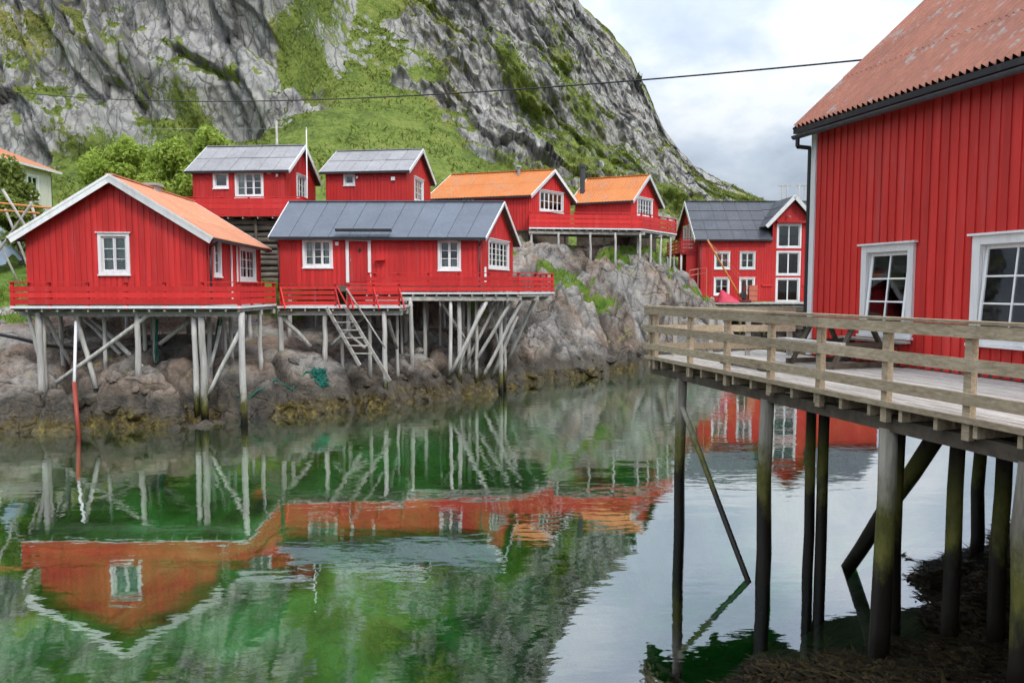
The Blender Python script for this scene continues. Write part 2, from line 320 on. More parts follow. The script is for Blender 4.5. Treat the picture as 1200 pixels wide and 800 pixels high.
def leafmat(name, a, b, c):
    k = NT(name); v = k.noise(k.pos(), 0.9, 4); w = k.n('ShaderNodeNewGeometry').outputs['Random Per Island']
    cc = k.ramp(k.math('ADD', k.math('MULTIPLY', v, 0.55), k.math('MULTIPLY', w, 0.45)), [(0.25, a), (0.5, b), (0.78, c)])
    d = k.n('ShaderNodeBsdfPrincipled', {'Base Color': cc, 'Roughness': 0.6, 'Specular IOR Level': 0.25}); tl = k.n('ShaderNodeBsdfTranslucent', {'Color': cc})
    mm = k.n('ShaderNodeMixShader', {0: 0.48, 1: d.outputs[0], 2: tl.outputs[0]}); k.t.links.new(mm.outputs[0], k.out.inputs[0]); return k.m
M['leaf'] = leafmat('bright_green_leaves', (0.24, 0.32, 0.05), (0.38, 0.49, 0.085), (0.52, 0.62, 0.15))
M['leaf2'] = leafmat('olive_green_leaves', (0.11, 0.15, 0.03), (0.21, 0.27, 0.05), (0.36, 0.42, 0.12))
M['grass'] = leafmat('grass_blades', (0.07, 0.13, 0.015), (0.15, 0.24, 0.025), (0.30, 0.28, 0.07))
M['herb'] = leafmat('slope_herbs', (0.09, 0.125, 0.025), (0.17, 0.22, 0.04), (0.29, 0.31, 0.08))
M['weed'] = leafmat('yellow_brown_seaweed', (0.02, 0.014, 0.004), (0.08, 0.056, 0.01), (0.28, 0.21, 0.045))
M['weed_dark'] = leafmat('dark_wet_seaweed', (0.006, 0.005, 0.003), (0.022, 0.016, 0.007), (0.06, 0.044, 0.015))
M['bark'] = wood('grey_bark', (0.06, 0.05, 0.04), (0.22, 0.2, 0.17))
# ------------------------------------------------------------------ mesh building
WLOC = {}
def link(o, parent=None):
    col.objects.link(o)
    if parent is not None:
        o.parent = parent; o.matrix_parent_inverse = Matrix.Translation(-WLOC.get(parent.name, Vector()))
    return o
def tag(o, label=None, cat=None, group=None, kind=None):
    if label: o['label'] = label
    if cat: o['category'] = cat
    if group: o['group'] = group
    if kind: o['kind'] = kind
    return o
def empty(name, loc, label=None, cat=None, group=None, parent=None):
    o = bpy.data.objects.new(name, None); o.empty_display_size = 0.3
    link(o, parent); o.location = Vector(loc); WLOC[o.name] = Vector(loc)
    return tag(o, label, cat, group)
def V(*a): return Vector(a)
class MB:
    def __init__(s): s.v = []; s.f = []
    def add(s, vs, fs):
        b = len(s.v); s.v += [tuple(x) for x in vs]; s.f += [tuple(i + b for i in q) for q in fs]; return s
    def hexa(s, p):   # 4 bottom (ccw from above), 4 top
        return s.add(p, [(3, 2, 1, 0), (4, 5, 6, 7), (0, 1, 5, 4), (1, 2, 6, 5), (2, 3, 7, 6), (3, 0, 4, 7)])
    def box(s, x0, x1, y0, y1, z0, z1):
        return s.hexa([(x0, y0, z0), (x1, y0, z0), (x1, y1, z0), (x0, y1, z0), (x0, y0, z1), (x1, y0, z1), (x1, y1, z1), (x0, y1, z1)])
    def bar(s, a, b, w, h, up=(0, 0, 1)):   # beam from a to b, w wide, h high, centred
        a, b = Vector(a), Vector(b); d = (b - a).normalized(); up = Vector(up)
        r = d.cross(up)
        if r.length < 1e-4: r = d.cross(Vector((0, 1, 0)))
        r.normalize(); u = r.cross(d).normalized(); r *= w / 2; u *= h / 2
        return s.hexa([a - r - u, a + r - u, b + r - u, b - r - u, a - r + u, a + r + u, b + r + u, b - r + u])
    def tube(s, a, b, r0, r1=None, n=8, seg=1, wob=0.0, caps=True):
        a, b = Vector(a), Vector(b); r1 = r0 if r1 is None else r1; d = (b - a).normalized()
        x = d.cross(Vector((0, 0, 1)))
        if x.length < 1e-3: x = Vector((1, 0, 0))
        x.normalize(); y = d.cross(x).normalized(); base = len(s.v)
        for i in range(seg + 1):
            t = i / seg; c = a.lerp(b, t) + (x * random.uniform(-wob, wob) + y * random.uniform(-wob, wob) if 0 < i < seg else Vector()); r = r0 + (r1 - r0) * t
            for j in range(n):
                an = 2 * math.pi * j / n; s.v.append(tuple(c + (x * math.cos(an) + y * math.sin(an)) * r * (1 + random.uniform(-wob, wob))))
        for i in range(seg):
            for j in range(n):
                s.f.append((base + i * n + j, base + i * n + (j + 1) % n, base + (i + 1) * n + (j + 1) % n, base + (i + 1) * n + j))
        if caps:
            s.f.append(tuple(base + j for j in range(n - 1, -1, -1))); s.f.append(tuple(base + seg * n + j for j in range(n)))
        return s
    def path(s, pts, r, n=6):
        for a, b in zip(pts[:-1], pts[1:]): s.tube(a, b, r, r, n, caps=False)
        return s
    def build(s, name, mat, parent=None, smooth=False, **kw):
        me = bpy.data.meshes.new(name); me.from_pydata(s.v, [], s.f); me.materials.append(M[mat] if isinstance(mat, str) else mat)
        if smooth: me.polygons.foreach_set('use_smooth', [True] * len(me.polygons))
        o = bpy.data.objects.new(name, me); link(o, parent); tag(o, **kw); return o
def mesh_np(name, verts, faces, mat, parent=None, smooth=False, attrs=None, **kw):
    me = bpy.data.meshes.new(name); nv, (nf, q) = len(verts), faces.shape
    me.vertices.add(nv); me.vertices.foreach_set('co', np.ascontiguousarray(verts, dtype=np.float32).ravel())
    me.loops.add(nf * q); me.loops.foreach_set('vertex_index', np.ascontiguousarray(faces, dtype=np.int32).ravel())
    me.polygons.add(nf); me.polygons.foreach_set('loop_start', np.arange(0, nf * q, q, dtype=np.int32)); me.polygons.foreach_set('loop_total', np.full(nf, q, dtype=np.int32))
    if smooth: me.polygons.foreach_set('use_smooth', np.ones(nf, dtype=bool))
    me.update(calc_edges=True)
    for nm, arr in (attrs or {}).items():
        at_ = me.attributes.new(nm, 'FLOAT', 'POINT'); at_.data.foreach_set('value', np.ascontiguousarray(arr, dtype=np.float32).ravel())
    me.materials.append(M[mat]); o = bpy.data.objects.new(name, me); link(o, parent); return tag(o, **kw)
def grid_faces(nu, nv):
    i = np.arange((nu - 1) * (nv - 1)); a = (i // (nv - 1)) * nv + i % (nv - 1)
    return np.stack([a, a + nv, a + nv + 1, a + 1], 1)

# ------------------------------------------------------------------ terrain: shore, seabed, banks
SHORE = np.array([(-150, 14), (-60, 17), (-25, 22.5), (-16.8, 24.1), (-14.8, 24.5), (-11.8, 25.3), (-9.5, 26.1), (-8.4, 27.0), (-6.5, 27.9), (-5.3, 28.5), (-4.2, 30.2), (-2.9, 31.6), (-1.5, 33.2), (0, 35.2), (1.75, 37.8), (4.7, 40.4), (8.1, 43.6), (12.5, 45.6), (15.6, 49.5), (16.2, 54), (16.6, 57.5), (30, 58.5), (60, 62), (150, 66)], float)
PS = np.array([-30, -10, -3, -1, 0, .6, 1.5, 3, 5, 8, 12, 18, 30, 60.])
PROF = [(-150, [-4, -3, -2, -1, 0, .5, 1.2, 2.2, 3.2, 4, 5, 6.5, 9, 14]),
        (-18, [-3.6, -3, -2, -1, 0, .9, 1.3, 2.0, 3.2, 4.1, 4.7, 6.3, 9, 14]),
        (-15, [-3.6, -3, -2, -1, 0, .8, 1.2, 1.8, 2.5, 3.0, 4.4, 6.3, 9, 14]),
        (-11.8, [-3.6, -3, -2, -1.2, 0, 1.3, 2.0, 2.4, 2.5, 2.7, 4.1, 6.5, 9, 14]),
        (-8.5, [-3.6, -3, -2, -1, 0, .9, 1.45, 1.9, 2.2, 2.6, 4.0, 7, 10, 14]),
        (-5, [-3.6, -3, -2, -1, 0, .5, .85, 1.3, 1.7, 2.4, 4.0, 7.2, 10, 14]),
        (-1.5, [-3.6, -3, -2, -1, 0, .8, 1.3, 2.1, 3.2, 4.3, 5.4, 7.5, 10, 14]),
        (1.8, [-3.6, -3, -2, -1, 0, 1.1, 2.1, 3.9, 6.2, 7.6, 8, 8.3, 10, 14]),
        (5, [-3.6, -3, -2, -1, 0, 1.0, 2.5, 5.0, 7.3, 8.0, 8.2, 8.4, 10, 14]),
        (8, [-3.4, -3, -2, -1, 0, 1.2, 3.0, 6.0, 7.6, 8.0, 8.2, 8.2, 8, 9]),
        (12.5, [-3.4, -3, -2, -1, 0, 1.5, 3.6, 6.2, 7.4, 7.8, 7.7, 7, 6, 6]),
        (15.4, [-3.2, -3, -2, -1, 0, 1.5, 3.2, 5.3, 6.4, 6.6, 6, 5, 5, 6]),
        (16.6, [-3.2, -3, -2, -1, 0, .5, .9, 1.6, 2.4, 2.9, 3.2, 3.3, 5, 6]),
        (150, [-3.2, -3, -2, -1, 0, .5, .9, 1.6, 2.4, 2.9, 3.2, 3.3, 5, 6])]
EAST = np.array([(-60, -14), (-8, 1.0), (0.2, 5.6), (2.6, 8.0), (4.2, 9.3), (5.7, 9.9), (6.0, 11.2), (7.3, 12.7), (9, 13.6), (12, 16.5), (18, 22), (40, 36), (150, 60)], float)
ES = np.array([-30, -6, -3, -1.5, 0, .6, 1.5, 3, 5, 8, 14, 40.]); EZ = np.array([-14, -6, -2.6, -.9, 0, .22, .5, 1.0, 1.7, 2.4, 2.9, 4])
def sdist(x, y, line, side):
    best = np.full(x.shape, 1e9); t = np.zeros(x.shape); sg = np.ones(x.shape)
    for (ax, ay), (bx, by) in zip(line[:-1], line[1:]):
        dx, dy = bx - ax, by - ay; L2 = dx * dx + dy * dy
        u = np.clip(((x - ax) * dx + (y - ay) * dy) / L2, 0, 1); qx, qy = ax + u * dx, ay + u * dy
        d = (x - qx) ** 2 + (y - qy) ** 2; cross = dx * (y - ay) - dy * (x - ax)
        m = d < best; best = np.where(m, d, best); t = np.where(m, qx, t); sg = np.where(m, np.sign(cross), sg)
    return np.sqrt(best) * sg * side, t
def prof_at(s, t):
    xs = [p[0] for p in PROF]; zs = np.array([np.interp(s, PS, p[1]) for p in PROF]) if s.ndim == 0 else None
    out = np.zeros(s.shape)
    tt = np.clip(t, xs[0], xs[-1] - 1e-6)
    for (xa, pa), (xb, pb) in zip(PROF[:-1], PROF[1:]):
        m = (tt >= xa) & (tt < xb)
        if m.any():
            f = (tt[m] - xa) / (xb - xa); f = f * f * (3 - 2 * f)
            out[m] = np.interp(s[m], PS, pa) * (1 - f) + np.interp(s[m], PS, pb) * f
    return out
FLAT = []      # rectangles where the ground is kept below a floor: x0,x1,y0,y1,z
def terrain(x, y, full=False):
    wob = 0.55 * fbm(x * 0.45, y * 0.45, x * 0, 3, 5) + 0.18 * fbm(x * 1.7, y * 1.7, x * 0, 2, 9)
    s, t = sdist(x, y, SHORE, 1.0)
    s = s + wob * sstep(-6, -1, s) * sstep(14, 5, s)
    z = prof_at(s, t)
    land = sstep(-0.8, 0.6, s)
    right = sstep(-2.5, 0.8, t)              # the bare slope on the right: long slanting slabs
    # rounded boulders on the left
    f1, f2, cid = worley(x * 0.36 + 0.15 * fbm(x * .5, y * .5, x * 0, 2, 3), y * 0.50, x * 0 + 0.5, 21)
    dome = np.sqrt(np.clip(1 - (f1 / 0.85) ** 2, 0, 1))
    bl = (dome - 0.55) * 1.15 + (cid - 0.5) * 0.7
    crack = sstep(0.13, 0.02, f2 - f1)
    g1, g2, gid = worley(x * 1.35, y * 1.6, x * 0 + 0.5, 33)
    bl2 = (np.sqrt(np.clip(1 - (g1 / 0.9) ** 2, 0, 1)) - 0.5) * 0.34 + (gid - 0.5) * 0.25
    crack2 = sstep(0.10, 0.02, g2 - g1)
    low = sstep(5.5, 2.0, s) * sstep(-2.5, 0, s)
    z = z + land * (1 - right) * (bl * low * 0.85 + bl2 * low * 0.45 - 0.45 * crack * low - 0.05 * crack2 * low)
    # slanting slabs on the right
    a = R(38); q = x * math.cos(a) + y * math.sin(a); w = -x * math.sin(a) + y * math.cos(a)
    h1, h2, hid = worley(q * 0.20 + 0.2 * fbm(x * .4, y * .4, x * 0, 3, 4), w * 0.62 + 0.15 * fbm(x * .6, y * .6, x * 0, 3, 14), x * 0 + 0.5, 41)
    j1, j2, jid = worley(q * 0.75, w * 1.7, x * 0 + 0.5, 45)
    hcrack = sstep(0.12, 0.015, h2 - h1); jcrack = sstep(0.09, 0.01, j2 - j1)
    slab = (hid - 0.5) * 0.5 + (jid - 0.5) * 0.28 - 0.30 * hcrack - 0.10 * jcrack + 0.32 * fbm(q * 0.25, w * 1.1, x * 0, 4, 51)
    band = sstep(0, 1.0, s) * sstep(14, 9, s)
    z = z + land * right * slab * band
    z = z + land * 0.10 * fbm(x * 2.1, y * 2.1, x * 0, 4, 61) * sstep(20, 8, s)
    deep = sstep(-7, 7, x - 0.12 * (y - 10)) * sstep(-1.5, -9, s)       # the channel falls away towards the right
    z = z + (1 - land) * (0.3 * fbm(x * 0.5, y * 0.5, x * 0, 4, 71) - 7.5 * deep)
    ck = land * np.clip((1 - right) * low * np.maximum(crack, 0.6 * crack2) + right * band * np.maximum(hcrack, 0.7 * jcrack), 0, 1)
    # near bank on the right, heaped with seaweed
    s2, t2 = sdist(x, y, EAST, -1.0)
    s2 = s2 + 0.45 * fbm(x * 0.8, y * 0.8, x * 0, 3, 81)
    z2 = np.interp(s2, ES, EZ) + 0.10 * sstep(-1, 0.5, s2) * fbm(x * 1.6, y * 1.6, x * 0, 4, 83)
    near = z2 > z
    z = np.maximum(z, z2)
    for (x0, x1, y0, y1, zf) in FLAT:
        inside = sstep(x0 - 0.5, x0, x) * sstep(x1 + 0.5, x1, x) * sstep(y0 - 0.5, y0, y) * sstep(y1 + 0.5, y1, y)
        z = z * (1 - inside) + np.minimum(z, zf) * inside
    if not full: return z
    gz = fbm(x * 0.35, y * 0.35, x * 0, 4, 91) * 0.35
    grass = sstep(3.2, 4.4, z + gz * 2) * (1 - right) * sstep(2.5, 6.5, s) + right * (sstep(0.60, 0.80, fbm(q * 0.35, w * 1.3, x * 0, 4, 93) * 0.42 + 0.42 + 0.34 * hcrack) * sstep(2.5, 4, z) * 0.95) + right * sstep(7.4, 8.4, z + gz) * 0.6
    grass = np.where(near, 0, grass)
    if full == 'bank': return np.maximum(near & (s2 > -6), sstep(-2.5, 2.5, x - 0.12 * (y - 10)) * sstep(-0.3, -1.2, z) * sstep(30, 22, y))
    return z, np.clip(grass, 0, 1), np.where(near, 0, ck)
def ground(x, y):
    return float(terrain(np.array([float(x)]), np.array([float(y)]))[0])
FLAT += [(-17.4, -9.0, 27.5, 34.4, 2.7), (-10.5, 0, 33.8, 39.3, 2.7), (-10, -4.5, 29.5, 33, 2.9), (1, 13, 46.0, 56.5, 7.55), (14.5, 34, 58.5, 72, 3.3), (-16.5, -11.5, 40.2, 46.5, 8.0)]
xs = np.concatenate([np.linspace(-150, -32, 26)[:-1], np.linspace(-32, -19, 44)[:-1], np.linspace(-19, 15, 390)[:-1], np.linspace(15, 34, 60)[:-1], np.linspace(34, 150, 26)])
ys = np.concatenate([np.linspace(-30, 4, 16)[:-1], np.linspace(4, 14, 90)[:-1], np.linspace(14, 23.5, 44)[:-1], np.linspace(23.5, 49, 320)[:-1], np.linspace(49, 60, 60)[:-1], np.linspace(60, 78, 24)])
X, Y = np.meshgrid(xs, ys, indexing='ij')
Z, GR, CK = terrain(X.ravel(), Y.ravel(), True)
land_obj = mesh_np('terrain', np.stack([X.ravel(), Y.ravel(), Z], 1), grid_faces(len(xs), len(ys)), 'rock', smooth=True, attrs={'grass': GR, 'crack': CK, 'bank': terrain(X.ravel(), Y.ravel(), 'bank')}, kind='structure')

# ------------------------------------------------------------------ water
MB().box(-145, 145, -28, 77.5, -16, 0).build('water', 'water', kind='structure')

# ------------------------------------------------------------------ mountain
COLS = [(-170, [(48, 6), (74, 12), (88, 18), (97, 60), (112, 110), (160, 150)]),
        (-60, [(48, 6), (72, 11), (86, 18), (94, 55), (109, 105), (160, 150)]),
        (-40, [(48, 6), (68, 11), (85, 20), (93, 55), (107, 105), (160, 150)]),
        (-29, [(48, 6.5), (70, 13), (86, 22), (94, 55), (107, 102), (160, 145)]),
        (-25.5, [(48, 6.5), (70, 14), (87, 24), (96, 55), (110, 98), (160, 140)]),
        (-21.5, [(48, 7), (70, 14.5), (95, 31), (113, 55), (134, 90), (170, 130)]),
        (-15, [(48, 7), (70, 14.5), (97, 31), (114, 52), (134, 84), (168, 125)]),
        (-5, [(48, 7), (72, 14), (100, 27), (113, 48), (131, 80), (165, 115)]),
        (4, [(50, 6.5), (75, 13), (103, 24), (115, 45), (132, 72), (160, 84)]),
        (12, [(52, 6), (78, 12), (106, 22), (120, 41), (138, 57), (166, 60)]),
        (22, [(66, 3.5), (84, 10), (110, 19), (126, 34), (143, 49), (180, 52)]),
        (29, [(72, 3.5), (88, 9.5), (114, 17), (131, 27), (145, 35), (185, 37)]),
        (35, [(72, 3.5), (90, 9.5), (118, 17), (136, 24), (148, 29), (190, 31)]),
        (49, [(74, 3.2), (94, 10), (122, 16.5), (142, 21), (155, 23.5), (200, 25)]),
        (72, [(76, 3), (98, 9), (128, 14), (148, 17.5), (162, 19.5), (210, 20)]),
        (170, [(78, 3), (104, 6), (140, 9), (165, 11), (190, 12), (230, 12)])]
mx_ = np.concatenate([np.linspace(-170, -75, 50)[:-1], np.linspace(-75, 56, 760)[:-1], np.linspace(56, 170, 60)])
tv = np.concatenate([np.linspace(0, 1, 30)[:-1], np.linspace(1, 2, 70)[:-1], np.linspace(2, 3, 170)[:-1], np.linspace(3, 4, 150)[:-1], np.linspace(4, 5, 24)])
cx = np.array([c[0] for c in COLS]); cp = np.array([c[1] for c in COLS], float); cp[:, 0, 1] -= np.interp(cx, [0, 14, 22, 200], [1.0, 4.0, 5.0, 5.0])
by = np.stack([np.interp(mx_, cx, cp[:, j, 0]) for j in range(6)], 1); bz = np.stack([np.interp(mx_, cx, cp[:, j, 1]) for j in range(6)], 1)
ker = np.ones(9) / 9
sm = lambda a: np.stack([np.convolve(np.pad(a[:, j], 4, mode='edge'), ker, 'valid') for j in range(6)], 1)
by, bz = sm(by), sm(bz)
PY = np.stack([np.interp(tv, np.arange(6), by[i]) for i in range(len(mx_))]); PZ = np.stack([np.interp(tv, np.arange(6), bz[i]) for i in range(len(mx_))])
PX = np.repeat(mx_[:, None], len(tv), 1); TV = np.repeat(tv[None, :], len(mx_), 0)
x, y, z, tt = PX.ravel(), PY.ravel(), PZ.ravel(), TV.ravel()
a = R(32)      # strata lean: long axis runs down to the right
q = x * math.cos(a) + z * math.sin(a); w = -x * math.sin(a) + z * math.cos(a)     # q across the slabs, w along them
wq = 1.6 * fbm(x * .07, y * .07, z * .07, 3, 2)
cs_ = 1.6 - 0.75 * sstep(-9, 2, x) * sstep(30, 20, x) + 0.35 * fbm(x * .09, y * .09, z * .05, 4, 191)
cl = sstep(cs_, cs_ + 0.35, tt) * np.where(x > 0, sstep(4.25, 3.6, tt), sstep(4.4, 3.9, tt))
leftc = sstep(-20, -26, x)
xr_ = np.interp(z, [15, 30, 50, 75, 100], [2, -10, -17, -20, -21]) + 2.5 * fbm(x * .1, y * .1, z * .1, 3, 195)
gmask = sstep(-28.5, -26, x + .04 * (z - 40)) * sstep(xr_ + 3, xr_ - 2, x) * sstep(4.2, 3.8, tt)
crag = sstep(.02, .25, fbm(q * .12, y * .1, w * .1, 3, 197))
cl = cl * (1 - 0.85 * gmask * (1 - crag))
b1, b2, bid = worley(q * 0.10 + wq * .2, y * 0.03, w * 0.035, 101)
c1_, c2_, cid2 = worley(q * 0.27 + wq * .3, y * 0.1, w * 0.085, 111)
d1_, d2_, did = worley(q * 0.75 + wq * .5, y * 0.2, w * 0.26, 121)
rough = 2.6 * (bid - 0.5) + 2.0 * (cid2 - 0.5) + 1.25 * (did - 0.5) + 0.75 * fbm(q * 1.1, y * .5, w * .5, 3, 137) + 1.7 * fbm(x * .05, y * .05, z * .05, 4, 131) + 0.9 * ridged(q * .22, y * .1, w * .07, 4, 141) * 0.7
ledge = np.sin((z + 2.5 * fbm(x * .06, y * .06, z * .03, 3, 151) + 0.35 * x) * 0.55)
rough = rough + 0.7 * ledge
soft = 1.6 * fbm(x * .06, y * .06, z * .06, 5, 161) + 0.25 * fbm(x * .5, y * .5, z * .5, 4, 163)
big = 5 * fbm(x * .022, y * .022, z * .022, 2, 165) * cl
low_amp = sstep(0.2, 1.2, tt)
right_soft = 1 - 0.55 * sstep(18, 40, x)
dsp = cl * (rough - leftc * 0.6 * (1.25 * (did - 0.5) + 0.75 * fbm(q * 1.1, y * .5, w * .5, 3, 137))) * (0.85 + 0.05 * leftc) * right_soft + (1 - cl) * soft * low_amp
y2 = y - dsp * (0.9 * cl + 0.25) + big * -0.6
z2 = z + dsp * 0.45 * (cl + 0.6 * (1 - cl)) * low_amp
nU, nV = len(mx_), len(tv)
P3 = np.stack([x, y2, z2], 1).reshape(nU, nV, 3)
du = np.gradient(P3, axis=0); dv = np.gradient(P3, axis=1); nr = np.cross(du, dv); nr /= np.linalg.norm(nr, axis=2, keepdims=True) + 1e-9
nz = np.abs(nr[:, :, 2])
# smooth the slope a little so that ledges gather grass
nzs = nz.copy()
for _ in range(2): nzs[1:-1, 1:-1] = (nzs[1:-1, 1:-1] * 2 + nzs[:-2, 1:-1] + nzs[2:, 1:-1] + nzs[1:-1, :-2] + nzs[1:-1, 2:]) / 6
nzs = nzs.ravel()
gully = gmask * (1 - .8 * crag) * 1.6
veg = fbm(q * .16, y * .05, w * .05, 5, 171) * 0.5 + 0.5
gr = 0.85 * sstep(0.40, 0.70, nzs) + 0.75 * (veg - 0.5) * 2 + 0.45 * gully + 0.6 * (1 - cl) - 0.06 * leftc * cl - 0.02
gr = gr + 0.22 * sstep(-18, -6, x) * cl
scree = sstep(18, 34, x) * sstep(2.6, 3.2, tt + 0.5 * veg)
gr = gr - 0.25 * scree * (vnoise(x * .5, y * .5, z * .5, 5) > 0)
gr = gr - 0.55 * sstep(3.3, 3.7, tt) * sstep(0, 8, x)
ckm = cl * np.maximum(sstep(0.10, 0.015, c2_ - c1_), np.maximum(sstep(0.045, 0.01, b2 - b1), 0.6 * sstep(0.10, 0.02, d2_ - d1_)))
brown = np.clip(0.15 * cl + 0.85 * cl * (1 - np.clip(gully, 0, 1)) * sstep(-0.2, 0.5, fbm(x * .08, y * .08, z * .08, 3, 181)) + 0.5 * scree, 0, 1)
mesh_np('mountain', P3.reshape(-1, 3), grid_faces(nU, nV), 'mountain', smooth=True, attrs={'grass': np.clip(gr, 0, 1), 'crack': ckm, 'brown': brown}, kind='structure')

# rough herbs and low scrub on the grassy part of the slope
Pm = P3.reshape(-1, 3); pool = np.flatnonzero((gr > 0.62) & (x > -62) & (x < 45) & (tt > 0.3) & (tt < 3.6)); pick = rng.choice(pool, 36000)
SP = Pm[pick] + rng.normal(size=(len(pick), 3)) * np.array([.12, .12, 0]); SPC = vnoise(SP[:, 0] * .25, SP[:, 1] * .25, SP[:, 2] * .25, 77)
# ------------------------------------------------------------------ house kit
class Wall:
    """a wall from P to Q (outside on the right-hand side going P -> Q); s runs along it, d outwards, z up"""
    def __init__(s, P, Q, z0, top):
        s.P, s.Q = Vector((P[0], P[1], 0)), Vector((Q[0], Q[1], 0)); s.L = (s.Q - s.P).length
        s.u = (s.Q - s.P) / s.L; s.n = Vector((s.u.y, -s.u.x, 0)); s.z0 = z0; s.top = top
    def pt(s, a, d, z): p = s.P + s.u * a + s.n * d; return Vector((p.x, p.y, z))
    def blk(s, mb, a0, a1, d0, d1, za, zb, zb2=None):
        zb2 = zb if zb2 is None else zb2
        return mb.hexa([s.pt(a0, d1, za), s.pt(a1, d1, za), s.pt(a1, d0, za), s.pt(a0, d0, za), s.pt(a0, d1, zb), s.pt(a1, d1, zb2), s.pt(a1, d0, zb2), s.pt(a0, d0, zb)])

def clad(w, parent, opens, mat, pitch, bw, separate, proud=0.022, thick=0.07):
    core = MB(); cuts = {0.0, w.L}
    for o in opens: cuts |= {o[0], o[1]}
    pk = getattr(w, 'peak', None)
    if pk: cuts.add(pk)
    cuts = sorted(cuts)
    for a, b in zip(cuts[:-1], cuts[1:]):
        if b - a < 1e-4: continue
        hol = sorted([(o[2], o[3]) for o in opens if o[0] <= a + 1e-4 and o[1] >= b - 1e-4]); lo = w.z0
        for (h0, h1) in hol:
            if h0 > lo + 1e-3: w.blk(core, a, b, -thick, 0, lo, h0)
            lo = h1
        w.blk(core, a, b, -thick, 0, lo, w.top(a), w.top(b))
    wall = core.build('wall', mat, parent)
    n = max(1, int(w.L / pitch)); off = (w.L - n * pitch) / 2 + (pitch - bw) / 2; joined = MB()
    for i in range(n):
        a, b = off + i * pitch, off + i * pitch + bw; lo = w.z0 - 0.06; pr = proud + random.uniform(-0.004, 0.004)
        spans = []
        for o in sorted(opens, key=lambda o: o[2]):
            if b > o[0] - 0.09 and a < o[1] + 0.09:
                spans.append((lo, o[2] - 0.09)); lo = o[3] + 0.12
        spans.append((lo, None))
        for (p, q) in spans:
            mb = MB() if separate else joined
            if q is None:
                if w.top(a) - p < 0.02: continue
                w.blk(mb, a, b, 0.001, pr, p, w.top(a) - 0.004, w.top(b) - 0.004)
            elif q - p > 0.03: w.blk(mb, a, b, 0.001, pr, p, q)
            else: continue
            if separate: mb.build('board', mat, wall)
    if not separate and joined.v: joined.build('cladding', mat, wall, kind='stuff')
    return wall

